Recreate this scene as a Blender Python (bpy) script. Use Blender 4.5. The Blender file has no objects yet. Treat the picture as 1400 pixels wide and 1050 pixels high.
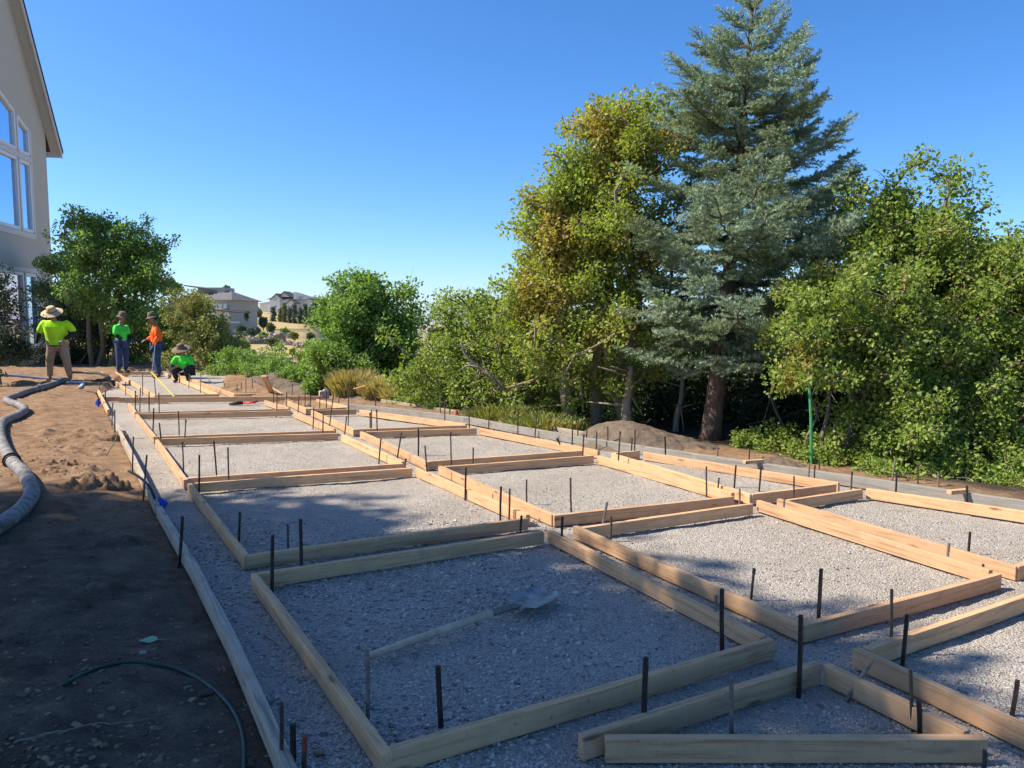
import bpy, bmesh, math, random
import numpy as np
from mathutils import Vector, Matrix
random.seed(7)
RS = np.random.RandomState(7)
R = math.radians
C = bpy.context.scene.collection
SC = bpy.context.scene

# ------------------------------------------------------------------ camera
FPX, HZ, CAMH = 1040.0, 435.0, 1.6
PITCH = math.atan((525 - HZ) / FPX)
cd = bpy.data.cameras.new('camera'); cam = bpy.data.objects.new('camera', cd); C.objects.link(cam)
cam.location = (0, 0, CAMH); cam.rotation_euler = (math.pi/2 - PITCH, 0, 0)
cd.sensor_width = 36; cd.lens = FPX/1400*36; cd.clip_start = .05; cd.clip_end = 60000
SC.camera = cam

# ------------------------------------------------------------------ light
SUN_EL, SUN_TH = 46.0, 180.0          # elevation; plan angle of the sun counted from +x towards +y
w = bpy.data.worlds.new('World'); SC.world = w; w.use_nodes = True
nt = w.node_tree; bg = nt.nodes['Background']
sky = nt.nodes.new('ShaderNodeTexSky'); sky.sky_type = 'NISHITA'; sky.sun_disc = False
sky.sun_elevation = R(SUN_EL); sky.sun_rotation = R(90 - SUN_TH)
sky.altitude = 1600; sky.air_density = 1.0; sky.dust_density = 2.3; sky.ozone_density = 7.0
hs_ = nt.nodes.new('ShaderNodeHueSaturation'); hs_.inputs['Saturation'].default_value = 1.17; hs_.inputs['Hue'].default_value = .502
nt.links.new(sky.outputs[0], hs_.inputs['Color']); nt.links.new(hs_.outputs[0], bg.inputs[0]); bg.inputs[1].default_value = 0.124
sl = bpy.data.lights.new('sun', 'SUN'); so = bpy.data.objects.new('sun', sl); C.objects.link(so)
sl.energy = 4.9; sl.angle = R(.53); sl.color = (1, .9, .76)
sd = Vector((math.cos(R(SUN_TH))*math.cos(R(SUN_EL)), math.sin(R(SUN_TH))*math.cos(R(SUN_EL)), math.sin(R(SUN_EL))))
so.rotation_euler = sd.to_track_quat('Z', 'Y').to_euler()
SC.view_settings.view_transform = 'Standard'; SC.view_settings.look = 'None'
SC.view_settings.exposure = 0.85; SC.view_settings.gamma = 1
SC.cycles.max_bounces = 8; SC.cycles.transparent_max_bounces = 8
SC.cycles.diffuse_bounces = 3; SC.cycles.glossy_bounces = 2; SC.cycles.transmission_bounces = 4
SC.cycles.use_denoising = True

# ------------------------------------------------------------------ measuring: photograph pixel -> place
def ray(px, py):
    x = (px-700)/FPX; z = -(py-525)/FPX
    return np.array([x, math.cos(PITCH)+z*math.sin(PITCH), -math.sin(PITCH)+z*math.cos(PITCH)])
def at(px, py, z=0.0):
    d = ray(px, py); t = (z-CAMH)/d[2]; return np.array([0, 0, CAMH])+d*t
def atY(px, py, Y):
    d = ray(px, py); return np.array([0, 0, CAMH])+d*(Y/d[1])

# ------------------------------------------------------------------ mesh helpers
def link(o, parent=None):
    C.objects.link(o)
    if parent is not None: o.parent = parent
    return o
def fast(name, V, F, mat, parent=None, smooth=False, loc=None):
    """V (n,3), F list of (m,k) int arrays"""
    V = np.asarray(V, dtype=np.float32)
    if not isinstance(F, list): F = [F]
    F = [np.asarray(f, dtype=np.int32) for f in F if len(f)]
    me = bpy.data.meshes.new(name)
    me.vertices.add(len(V)); me.vertices.foreach_set('co', V.ravel())
    tot = sum(f.size for f in F); nf = sum(len(f) for f in F)
    me.loops.add(tot); me.loops.foreach_set('vertex_index', np.concatenate([f.ravel() for f in F]))
    me.polygons.add(nf)
    ks = np.concatenate([np.full(len(f), f.shape[1], dtype=np.int32) for f in F])
    st = np.concatenate([[0], np.cumsum(ks)[:-1]]).astype(np.int32)
    me.polygons.foreach_set('loop_start', st); me.polygons.foreach_set('loop_total', ks)
    me.polygons.foreach_set('use_smooth', np.full(nf, bool(smooth)))
    me.update(calc_edges=True); me.validate()
    if mat: me.materials.append(mat)
    o = bpy.data.objects.new(name, me); link(o, parent)
    if loc is not None: o.location = loc
    return o
class MB:
    def __init__(s): s.V = []; s.F = {3: [], 4: []}; s.n = 0
    def add(s, V, F):
        V = np.asarray(V, float).reshape(-1, 3)
        for f in F: s.F.setdefault(len(f), []).append([i+s.n for i in f])
        s.V.append(V); s.n += len(V)
    def box(s, c, d, rz=0, M=None):
        c = np.array(c, float); d = np.array(d, float)/2
        P = np.array([[x, y, z] for x in (-1, 1) for y in (-1, 1) for z in (-1, 1)])*d
        if rz: k, q = math.cos(rz), math.sin(rz); P = P @ np.array([[k, q, 0], [-q, k, 0], [0, 0, 1]])
        if M is not None: P = P @ np.array(M).T
        s.add(P+c, [(0, 1, 3, 2), (4, 6, 7, 5), (0, 4, 5, 1), (2, 3, 7, 6), (0, 2, 6, 4), (1, 5, 7, 3)])
    def tube(s, pts, rad, k=6, cap=True):
        pts = np.asarray(pts, float); n = len(pts)
        rad = np.full(n, rad) if np.isscalar(rad) else np.asarray(rad, float)
        T = np.gradient(pts, axis=0); T /= np.linalg.norm(T, axis=1)[:, None]+1e-9
        a = np.array([0, 0, 1.]) if abs(T[0][2]) < .9 else np.array([1., 0, 0])
        u = np.cross(a, T[0]); u /= np.linalg.norm(u)
        ang = np.arange(k)*2*math.pi/k; V = []
        for i in range(n):
            u = u-T[i]*np.dot(u, T[i]); u /= np.linalg.norm(u)+1e-9
            v = np.cross(T[i], u)
            V.append(pts[i]+rad[i]*(np.cos(ang)[:, None]*u+np.sin(ang)[:, None]*v))
        F = [(i*k+j, i*k+(j+1) % k, (i+1)*k+(j+1) % k, (i+1)*k+j) for i in range(n-1) for j in range(k)]
        if cap: F += [tuple(range(k))[::-1], tuple((n-1)*k+j for j in range(k))]
        s.add(np.concatenate(V), F)
    def lathe(s, prof, k=20, c=(0, 0, 0), sx=1, sy=1):
        c = np.array(c, float); V = []
        for r, z in prof:
            for j in range(k):
                a = j*2*math.pi/k; V.append(c+[r*math.cos(a)*sx, r*math.sin(a)*sy, z])
        n = len(prof)
        F = [(i*k+j, i*k+(j+1) % k, (i+1)*k+(j+1) % k, (i+1)*k+j) for i in range(n-1) for j in range(k)]
        s.add(V, F)
    def prism(s, poly, dirv):
        """polygon (list of 3D points) extruded along dirv"""
        P = np.array(poly, float); n = len(P); V = np.concatenate([P, P+np.array(dirv)])
        s.add(V, [tuple(range(n)), tuple(range(2*n-1, n-1, -1))]+[((i+1) % n, i, n+i, n+(i+1) % n) for i in range(n)])
    def build(s, name, mat, parent=None, smooth=False, bevel=0, loc=None):
        o = fast(name, np.concatenate(s.V), [np.array(f) for k, f in s.F.items() if f], mat, parent, smooth, loc)
        bm = bmesh.new(); bm.from_mesh(o.data); bmesh.ops.recalc_face_normals(bm, faces=bm.faces); bm.to_mesh(o.data); bm.free()
        if bevel:
            m = o.modifiers.new('b', 'BEVEL'); m.width = bevel; m.segments = 2; m.limit_method = 'ANGLE'
        return o
def tag(o, label=None, cat=None, group=None, kind=None):
    if label: o['label'] = label
    if cat: o['category'] = cat
    if group: o['group'] = group
    if kind: o['kind'] = kind
    return o
def empty(name, loc=(0, 0, 0), label=None, cat=None, group=None, rz=0):
    o = bpy.data.objects.new(name, None); o.location = tuple(loc); o.rotation_euler.z = rz; o.empty_display_size = .2
    link(o); return tag(o, label, cat, group)

# ------------------------------------------------------------------ numpy noise
_L = RS.rand(256, 256)
def vn(x, y):
    x = np.asarray(x, float); y = np.asarray(y, float)
    xi = np.floor(x).astype(int); yi = np.floor(y).astype(int); fx = x-xi; fy = y-yi
    fx = fx*fx*(3-2*fx); fy = fy*fy*(3-2*fy)
    g = lambda a, b: _L[a % 256, b % 256]
    return (g(xi, yi)*(1-fx)+g(xi+1, yi)*fx)*(1-fy)+(g(xi, yi+1)*(1-fx)+g(xi+1, yi+1)*fx)*fy
def fbm(x, y, o=4):
    s = 0; a = .5; t = 0
    for i in range(o): s = s+a*vn(x*2**i+17.3*i, y*2**i-9.1*i); t += a; a *= .5
    return s/t-.5
def sstep(a, b, x):
    t = np.clip((np.asarray(x, float)-a)/(b-a), 0, 1); return t*t*(3-2*t)

# ------------------------------------------------------------------ materials
def newmat(name):
    m = bpy.data.materials.new(name); m.use_nodes = True
    n = m.node_tree.nodes; return m, m.node_tree, n['Principled BSDF']
class NT:
    def __init__(s, t): s.t = t
    def n(s, kind, **k):
        o = s.t.nodes.new(kind)
        for a, b in k.items(): setattr(o, a, b)
        return o
    def l(s, a, b): s.t.links.new(a, b)
    def noise(s, vec, scale, detail=4, rough=.6):
        o = s.n('ShaderNodeTexNoise'); o.inputs['Scale'].default_value = scale
        o.inputs['Detail'].default_value = detail; o.inputs['Roughness'].default_value = rough
        if vec is not None: s.l(vec, o.inputs['Vector'])
        return o.outputs['Fac']
    def ramp(s, fac, stops):
        o = s.n('ShaderNodeValToRGB'); e = o.color_ramp.elements
        while len(e) < len(stops): e.new(.5)
        for i, (p, c) in enumerate(stops): e[i].position = p; e[i].color = (*c, 1) if len(c) == 3 else c
        s.l(fac, o.inputs[0]); return o.outputs[0]
    def mix(s, fac, a, b, mode='MIX'):
        o = s.n('ShaderNodeMix', data_type='RGBA', blend_type=mode)
        for v, i in ((fac, 0), (a, 6), (b, 7)):
            if hasattr(v, 'is_linked'): s.l(v, o.inputs[i])
            else: o.inputs[i].default_value = v if i == 0 else (*v, 1)
        return o.outputs[2]
    def math(s, op, a, b=0.0):
        o = s.n('ShaderNodeMath', operation=op)
        for v, i in ((a, 0), (b, 1)):
            if hasattr(v, 'is_linked'): s.l(v, o.inputs[i])
            else: o.inputs[i].default_value = v
        return o.outputs[0]
    def bump(s, h, strength, dist, bsdf, normal=None):
        o = s.n('ShaderNodeBump'); o.inputs['Strength'].default_value = strength; o.inputs['Distance'].default_value = dist
        s.l(h, o.inputs['Height'])
        if normal is not None: s.l(normal, o.inputs['Normal'])
        if bsdf is not None: s.l(o.outputs[0], bsdf.inputs['Normal'])
        return o.outputs[0]
def flat(name, col, rough=.6, metal=0, var=.15, scale=30, bump=0, spec=.4):
    m, t, b = newmat(name); k = NT(t)
    co = k.n('ShaderNodeTexCoord').outputs['Object']
    f = k.noise(co, scale, 5)
    lo = tuple(c*(1-var) for c in col); hi = tuple(min(1, c*(1+var)) for c in col)
    k.l(k.ramp(f, [(.3, lo), (.7, hi)]), b.inputs['Base Color'])
    b.inputs['Roughness'].default_value = rough; b.inputs['Metallic'].default_value = metal
    b.inputs['Specular IOR Level'].default_value = spec
    if bump: k.bump(f, .6, bump, b)
    return m
def wood(name, c1, c2, dirt=.25):
    m, t, b = newmat(name); k = NT(t)
    tc = k.n('ShaderNodeTexCoord').outputs['Object']
    inf = k.n('ShaderNodeObjectInfo').outputs['Random']
    sc = k.n('ShaderNodeVectorMath', operation='SCALE'); sc.inputs[0].default_value = (37, 11, 23); k.l(inf, sc.inputs['Scale'])
    ad = k.n('ShaderNodeVectorMath', operation='ADD'); k.l(tc, ad.inputs[0]); k.l(sc.outputs[0], ad.inputs[1])
    mp = k.n('ShaderNodeMapping'); mp.inputs['Scale'].default_value = (1.2, 26, 26); k.l(ad.outputs[0], mp.inputs['Vector'])
    dn = k.noise(ad.outputs[0], 1.6, 3)
    wv = k.n('ShaderNodeTexNoise'); wv.inputs['Scale'].default_value = 1.4; wv.inputs['Detail'].default_value = 6; wv.inputs['Distortion'].default_value = 1.2
    k.l(mp.outputs[0], wv.inputs['Vector'])
    g = k.ramp(wv.outputs['Fac'], [(.3, c2), (.48, c1), (.62, tuple(x*1.06 for x in c1)), (.8, tuple(x*.86 for x in c1))])
    # knots
    mp2 = k.n('ShaderNodeMapping'); mp2.inputs['Scale'].default_value = (2.2, 9, 9); k.l(ad.outputs[0], mp2.inputs['Vector'])
    vo = k.n('ShaderNodeTexVoronoi'); vo.inputs['Scale'].default_value = 1.0; k.l(mp2.outputs[0], vo.inputs['Vector'])
    kn = k.ramp(vo.outputs['Distance'], [(.05, (1, 1, 1)), (.13, (0, 0, 0))])
    g = k.mix(k.math('MULTIPLY', kn, .75), g, (.13, .055, .022))
    # board to board and dirt
    hv = k.ramp(inf, [(0, (.8, .8, .8)), (.5, (.95, .93, .9)), (1, (1.1, 1.08, 1.02))])
    g = k.mix(1.0, g, hv, 'MULTIPLY')
    d = k.ramp(k.noise(ad.outputs[0], 5, 6, .7), [(.48, (0, 0, 0)), (.75, (1, 1, 1))])
    g = k.mix(k.math('MULTIPLY', d, dirt), g, (.2, .16, .12))
    cm = k.ramp(k.noise(ad.outputs[0], 9, 5, .75), [(.56, (0, 0, 0)), (.66, (1, 1, 1))])
    g = k.mix(k.math('MULTIPLY', cm, .25), g, (.5, .46, .4))
    sp_ = k.ramp(k.noise(ad.outputs[0], 45, 3, .6), [(.66, (0, 0, 0)), (.7, (1, 1, 1))]); g = k.mix(k.math('MULTIPLY', sp_, .5), g, (.14, .1, .07))
    k.l(g, b.inputs['Base Color']); b.inputs['Roughness'].default_value = .75; b.inputs['Specular IOR Level'].default_value = .25
    k.bump(wv.outputs['Fac'], .35, .003, b)
    return m
M = {}
M['pine'] = wood('pine', (.64, .395, .215), (.43, .235, .12), .4)
M['old_wood'] = wood('weathered_wood', (.38, .33, .26), (.2, .17, .13), .5)
M['grey_wood'] = wood('grey_wood', (.3, .28, .25), (.17, .155, .135), .6)
M['steel'] = flat('rusty_steel', (.075, .055, .045), .65, .3, .45, 60, .001)
M['black_steel'] = flat('dark_steel', (.035, .027, .024), .6, .4, .5, 60)
M['grey_steel'] = flat('grey_steel', (.2, .17, .14), .6, .3, .4, 60)

def gravel_mat():
    m, t, b = newmat('crushed_gravel'); k = NT(t)
    co = k.n('ShaderNodeTexCoord').outputs['Object']
    v1 = k.n('ShaderNodeTexVoronoi'); v1.inputs['Scale'].default_value = 85; k.l(co, v1.inputs['Vector'])
    v2 = k.n('ShaderNodeTexVoronoi'); v2.inputs['Scale'].default_value = 190; k.l(co, v2.inputs['Vector'])
    big = k.noise(co, 1.1, 5, .65); mid = k.noise(co, 7, 5, .7); fine = k.noise(co, 260, 3, .7)
    sep = k.n('ShaderNodeSeparateColor'); k.l(v1.outputs['Color'], sep.inputs[0])
    st = k.ramp(sep.outputs[0], [(0, (.3, .27, .235)), (.5, (.47, .425, .37)), (1, (.62, .575, .51))])
    base = k.ramp(mid, [(.3, (.36, .315, .26)), (.7, (.5, .45, .385))])
    c = k.mix(.55, base, st)
    # damp / dirty fines in patches
    p = k.ramp(big, [(.42, (0, 0, 0)), (.66, (1, 1, 1))])
    c = k.mix(k.math('MULTIPLY', p, .45), c, (.3, .255, .2))
    sp = k.ramp(fine, [(.42, (.78, .78, .78)), (.6, (1.1, 1.1, 1.1))]); c = k.mix(1, c, sp, 'MULTIPLY')
    k.l(c, b.inputs['Base Color']); b.inputs['Roughness'].default_value = .95; b.inputs['Specular IOR Level'].default_value = .15
    h = k.math('ADD', k.math('MULTIPLY', v1.outputs['Distance'], -1.2), k.math('MULTIPLY', v2.outputs['Distance'], -.6))
    n1 = k.bump(h, .9, .010, None)
    k.bump(mid, .6, .02, b, n1)
    return m
def dirt_mat(name='dry_dirt', c1=(.30, .185, .105), c2=(.17, .10, .058), c3=(.38, .27, .17), dark=None, sc=1):
    m, t, b = newmat(name); k = NT(t)
    co = k.n('ShaderNodeTexCoord').outputs['Object']
    big = k.noise(co, .55*sc, 5, .6); mid = k.noise(co, 6*sc, 6, .7); fine = k.noise(co, 55*sc, 6, .75)
    c = k.ramp(mid, [(.25, c2), (.5, c1), (.8, c3)])
    if dark:
        p = k.ramp(big, [(.4, (0, 0, 0)), (.62, (1, 1, 1))]); c = k.mix(k.math('MULTIPLY', p, .8), c, dark)
    sp = k.ramp(fine, [(.3, (.6, .6, .6)), (.7, (1.2, 1.2, 1.2))]); c = k.mix(1, c, sp, 'MULTIPLY')
    k.l(c, b.inputs['Base Color']); b.inputs['Roughness'].default_value = .97; b.inputs['Specular IOR Level'].default_value = .12
    n1 = k.bump(fine, .9, .012/sc, None); k.bump(mid, .8, .04/sc, b, n1)
    return m
M['gravel'] = gravel_mat()
M['pile'] = dirt_mat('pile_soil', (.19, .145, .105), (.13, .098, .07), (.25, .195, .145))
def yard_mat():
    """one soil: tan farther from the camera, dark brown close to it"""
    m, t, b = newmat('yard_soil'); k = NT(t)
    tc = k.n('ShaderNodeNewGeometry').outputs['Position']
    sx = k.n('ShaderNodeSeparateXYZ'); k.l(tc, sx.inputs[0])
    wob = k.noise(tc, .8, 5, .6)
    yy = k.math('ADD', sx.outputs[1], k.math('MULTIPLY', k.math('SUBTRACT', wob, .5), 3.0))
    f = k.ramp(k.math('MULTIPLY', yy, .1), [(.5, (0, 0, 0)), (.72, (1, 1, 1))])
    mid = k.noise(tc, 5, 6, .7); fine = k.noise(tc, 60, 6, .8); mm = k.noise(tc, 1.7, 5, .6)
    dry = k.ramp(mid, [(.3, (.17, .10, .058)), (.5, (.29, .182, .105)), (.72, (.39, .26, .16))])  # tan tone, used farther from the camera
    near_soil = k.ramp(mid, [(.3, (.07, .05, .037)), (.5, (.125, .09, .065)), (.75, (.23, .168, .12))])  # dark brown tone, used close to the camera
    pt = k.ramp(mm, [(.5, (0, 0, 0)), (.68, (1, 1, 1))]); near_soil = k.mix(k.math('MULTIPLY', pt, .55), near_soil, (.2, .15, .105))
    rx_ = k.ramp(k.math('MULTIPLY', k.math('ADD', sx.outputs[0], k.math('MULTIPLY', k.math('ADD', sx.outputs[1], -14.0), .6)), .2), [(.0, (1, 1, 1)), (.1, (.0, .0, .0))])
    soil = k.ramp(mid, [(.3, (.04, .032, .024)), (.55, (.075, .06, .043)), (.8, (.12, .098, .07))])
    c = k.mix(f, near_soil, dry); c = k.mix(rx_, soil, c)
    sp = k.ramp(fine, [(.3, (.6, .6, .6)), (.7, (1.25, 1.25, 1.25))]); c = k.mix(1, c, sp, 'MULTIPLY')
    k.l(c, b.inputs['Base Color']); b.inputs['Roughness'].default_value = .97; b.inputs['Specular IOR Level'].default_value = .1
    n1 = k.bump(fine, .9, .012, None); k.bump(mid, .9, .04, b, n1)
    return m
M['yard'] = yard_mat()
def terrain_mat():
    m, t, b = newmat('dry_hillside'); k = NT(t)
    co = k.n('ShaderNodeTexCoord').outputs['Object']
    a = k.noise(co, .05, 6, .65); c_ = k.noise(co, .6, 6, .7); f = k.noise(co, 9, 5, .7)
    c = k.ramp(c_, [(.3, (.36, .27, .13)), (.55, (.46, .35, .18)), (.8, (.33, .23, .12))])
    g = k.ramp(a, [(.52, (0, 0, 0)), (.6, (1, 1, 1))]); c = k.mix(k.math('MULTIPLY', g, .7), c, (.09, .115, .045))
    c = k.mix(1, c, k.ramp(f, [(.3, (.7, .7, .7)), (.7, (1.15, 1.15, 1.15))]), 'MULTIPLY')
    k.l(c, b.inputs['Base Color']); b.inputs['Roughness'].default_value = 1; b.inputs['Specular IOR Level'].default_value = .05
    k.bump(f, .5, .1, b)
    return m
M['terrain'] = terrain_mat()
def leaf_mat(name, cols, patch=None, patch_amt=.0, patch_scale=.9, trans=.3, thr=(.52, .66), rough=.5, back=1.0):
    """cols: colours picked leaf by leaf; patch: second set where whole twigs have turned"""
    m, t, b = newmat(name); k = NT(t); k_out = [n for n in t.nodes if n.type == 'OUTPUT_MATERIAL'][0]
    rnd = k.n('ShaderNodeNewGeometry').outputs['Random Per Island']
    st = [(i/(max(1, len(cols)-1)), c) for i, c in enumerate(cols)]
    c = k.ramp(rnd, st)
    if patch:
        co = k.n('ShaderNodeTexCoord').outputs['Object']
        nz = k.noise(co, patch_scale, 3, .5)
        f = k.ramp(k.math('ADD', nz, k.math('MULTIPLY', k.math('SUBTRACT', rnd, .5), .12)), [(thr[0], (0, 0, 0)), (thr[1], (1, 1, 1))])
        r2 = k.math('FRACT', k.math('MULTIPLY', rnd, 17.3))
        c2 = k.ramp(r2, [(i/(max(1, len(patch)-1)), q) for i, q in enumerate(patch)])
        c = k.mix(k.math('MULTIPLY', f, patch_amt), c, c2)
    k.l(c, b.inputs['Base Color']); b.inputs['Roughness'].default_value = rough; b.inputs['Specular IOR Level'].default_value = .35
    tr = k.n('ShaderNodeBsdfTranslucent'); k.l(k.mix(1, c, (1.25, 1.35, .55), 'MULTIPLY'), tr.inputs[0])
    mx = k.n('ShaderNodeMixShader'); mx.inputs[0].default_value = trans
    k.l(b.outputs[0], mx.inputs[1]); k.l(tr.outputs[0], mx.inputs[2]); k.l(mx.outputs[0], k_out.inputs[0])
    return m
GR = [(.045, .085, .018), (.075, .13, .028), (.11, .17, .04), (.06, .105, .022)]
M['leaf_green'] = leaf_mat('leaf_green', [(0.120, 0.211, 0.047), (0.186, 0.308, 0.074), (0.264, 0.388, 0.095), (0.150, 0.251, 0.058)], trans=.42)
M['leaf_oak'] = leaf_mat('leaf_oak', [(0.144, 0.217, 0.042), (0.228, 0.319, 0.063), (0.336, 0.399, 0.089), (0.168, 0.251, 0.053)],
                         [(.38, .34, .09), (.42, .28, .08), (.34, .37, .09)], .5, 1.2, .4, (.57, .7))
M['leaf_oak_red'] = leaf_mat('leaf_oak_red', [(0.144, 0.217, 0.042), (0.216, 0.308, 0.063), (0.324, 0.388, 0.089), (0.168, 0.251, 0.053)],
                         [(.46, .2, .08), (.36, .32, .09), (.52, .25, .1), (.38, .17, .07)], .7, 1.5, .4, (.56, .68))
M['leaf_maple'] = leaf_mat('leaf_maple', [(0.168, 0.251, 0.047), (0.276, 0.353, 0.063), (0.384, 0.422, 0.084), (0.204, 0.285, 0.053)],
                         [(.56, .3, .09), (.55, .4, .11), (.42, .36, .09), (.5, .25, .07)], .7, 1.3, .42, (.5, .64))
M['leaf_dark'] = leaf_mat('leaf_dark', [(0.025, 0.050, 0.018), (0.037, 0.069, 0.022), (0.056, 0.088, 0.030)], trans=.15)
M['leaf_yellow'] = leaf_mat('leaf_yellowgreen', [(0.160, 0.203, 0.051), (0.246, 0.275, 0.072), (0.319, 0.304, 0.087), (0.131, 0.174, 0.043)],
                         [(0.392, 0.290, 0.102), (0.435, 0.319, 0.102)], .6, 1.0)
M['leaf_bright'] = leaf_mat('leaf_bright', [(0.131, 0.232, 0.043), (0.203, 0.319, 0.065), (0.275, 0.377, 0.087)], trans=.35)
M['leaf_straw'] = leaf_mat('straw', [(0.493, 0.377, 0.160), (0.600, 0.478, 0.217), (0.392, 0.319, 0.131), (0.290, 0.290, 0.102)], trans=.25)
M['needle'] = leaf_mat('spruce_needles', [(.17, .25, .155), (.28, .38, .27), (.46, .55, .44), (.2, .28, .165)],
                         [(.19, .225, .08), (.14, .18, .07)], .65, 1.3, .15, (.46, .6))
M['leaf_far'] = leaf_mat('leaf_far', [(0.087, 0.123, 0.058), (0.131, 0.167, 0.072), (0.174, 0.203, 0.087)], trans=.2)
M['leaf_cypress'] = leaf_mat('leaf_juniper', [(0.065, 0.102, 0.065), (0.102, 0.145, 0.087), (0.131, 0.174, 0.116)], trans=.1)
def bark(name, c1, c2):
    m, t, b = newmat(name); k = NT(t)
    co = k.n('ShaderNodeTexCoord').outputs['Object']
    mp = k.n('ShaderNodeMapping'); mp.inputs['Scale'].default_value = (9, 9, 2.2); k.l(co, mp.inputs[0])
    f = k.noise(mp.outputs[0], 4, 7, .75)
    k.l(k.ramp(f, [(.3, c2), (.65, c1)]), b.inputs['Base Color']); b.inputs['Roughness'].default_value = .95
    b.inputs['Specular IOR Level'].default_value = .1
    k.bump(f, .9, .02, b); return m
M['bark'] = bark('oak_bark', (.23, .19, .15), (.07, .055, .042))
M['bark_pale'] = bark('pale_bark', (.36, .31, .25), (.15, .12, .09))
M['bark_spruce'] = bark('spruce_bark', (.22, .155, .115), (.07, .045, .035))

# ================================================================== THE GROUND
LEFT_FORM = [(134, 533), (146, 560), (157, 578), (185, 636), (213, 692), (262, 775), (310, 870), (345, 950), (385, 1045), (440, 1180)]
OUT_FORM = [(400, 546), (462, 551), (560, 561), (640, 571), (700, 582), (816, 601), (960, 622), (1100, 642), (1250, 664), (1400, 686), (1560, 712)]
lp = [at(*p, .089)[:2]+[.028, 0] for p in LEFT_FORM]; rp = [at(*p, .10)[:2]+[.03, .02] for p in OUT_FORM]
PAD = [np.array([-11.6, 23.2])]+lp+[np.array([-.3, .3]), np.array([7, .3])]+rp[::-1]+[at(300, 538, 0)[:2], np.array([-8.6, 23.2])]
def inside(X, Y, poly):
    c = np.zeros(X.shape, bool); n = len(poly)
    for i in range(n):
        x1, y1 = poly[i]; x2, y2 = poly[(i+1) % n]
        if y1 == y2: continue
        c ^= ((y1 > Y) != (y2 > Y)) & (X < (x2-x1)*(Y-y1)/(y2-y1)+x1)
    return c
YX0, YX1, YY0, YY1 = -17., 15., -3., 27.5
def hterrain(x, y):
    """natural ground beyond the yard"""
    r = np.hypot(x, y); u = x/np.maximum(y, 1.)
    left = 1-sstep(-.27, -.13, u)
    left = np.where(y < 5, (x < 0)*1.0, left)
    zl = np.interp(r, [0, 27, 45, 62, 90, 110, 150, 200, 300, 420, 900, 3000, 9000, 30000], [0, -.1, -2.2, -4.2, -3.2, -1.6, .3, 2.4, 4.2, 2, -60, -150, -190, -190])
    zr = np.interp(r, [0, 11, 20, 30, 60, 200, 1000, 3000, 9000, 30000], [0, -.1, -1.0, -3, -10, -45, -120, -170, -190, -190])
    z = zl*left+zr*(1-left)
    z = z+fbm(x*.02, y*.02)*sstep(40, 200, r)*5*(1-left*.6)+fbm(x*.15, y*.15)*.8*sstep(25, 60, r)
    z = z+fbm(x*.0006+3, y*.0006)*120*sstep(2500, 9000, r)
    return z
YARD_LINE_P = at(560, 548)[:2]; YL2 = at(1400, 668)[:2]
def hyard(x, y):
    """yard surface: dirt left of the forms, gravel inside, slightly dropping beyond the outer form"""
    z = fbm(x*.7, y*.7)*.06+fbm(x*4, y*4, 3)*.035+np.abs(fbm(x*9, y*9, 3))*.035+fbm(x*19, y*19, 3)*.018
    return z
# dirt to the left of the forms is lumpy
def clods(x, y):
    n = vn(x*7+3, y*7); m = vn(x*1.3+9, y*1.3+4)
    return np.clip(n-.62, 0, 1)*.16*sstep(.5, .8, m)
n = 760
xs = np.concatenate([np.linspace(-17, -7, 160, endpoint=False), np.linspace(-7, 8, 500, endpoint=False), np.linspace(8, 15, 100)])
ys = [-3.]; 
while ys[-1] < YY1: ys.append(ys[-1]+(.1 if ys[-1] < 1.6 else .022+.0042*max(0, ys[-1]-1.6)))
ys = np.array(ys); X, Y = np.meshgrid(xs, ys)
inp = inside(X, Y, PAD)
Zg = fbm(X*.5, Y*.5)*.03+fbm(X*3, Y*3)*.02+fbm(X*22, Y*22, 3)*.014-.014
Zd = hyard(X, Y)+clods(X, Y)-.01+.03
# height of the dirt drops a little outside the right hand form and at the sheet's rim
rim = np.minimum(np.minimum(X-YX0, YX1-X), np.minimum(YY1-Y, Y-YY0+2)); Zd = Zd-.6*(1-sstep(0, 1.2, rim))
def dline(X, Y, pl):
    d = np.full(X.shape, 1e9)
    for a, b in zip(pl[:-1], pl[1:]):
        ab = b-a; t = np.clip(((X-a[0])*ab[0]+(Y-a[1])*ab[1])/(ab@ab), 0, 1)
        d = np.minimum(d, np.hypot(X-a[0]-t*ab[0], Y-a[1]-t*ab[1]))
    return d
dl = dline(X, Y, lp)
Zd = Zd*sstep(0, .35, dl)*1.0+(-.015)*(1-sstep(0, .35, dl))+.05*sstep(.2, 1.0, dl)*(X < 0)
dr = dline(X, Y, rp); side = (~inp) & (X > -7) & (dr < 8) & (X+Y*.5 > 3)
Zd = np.where(side, Zd*.6-.12*sstep(.3, 2.5, dr), Zd)
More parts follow.
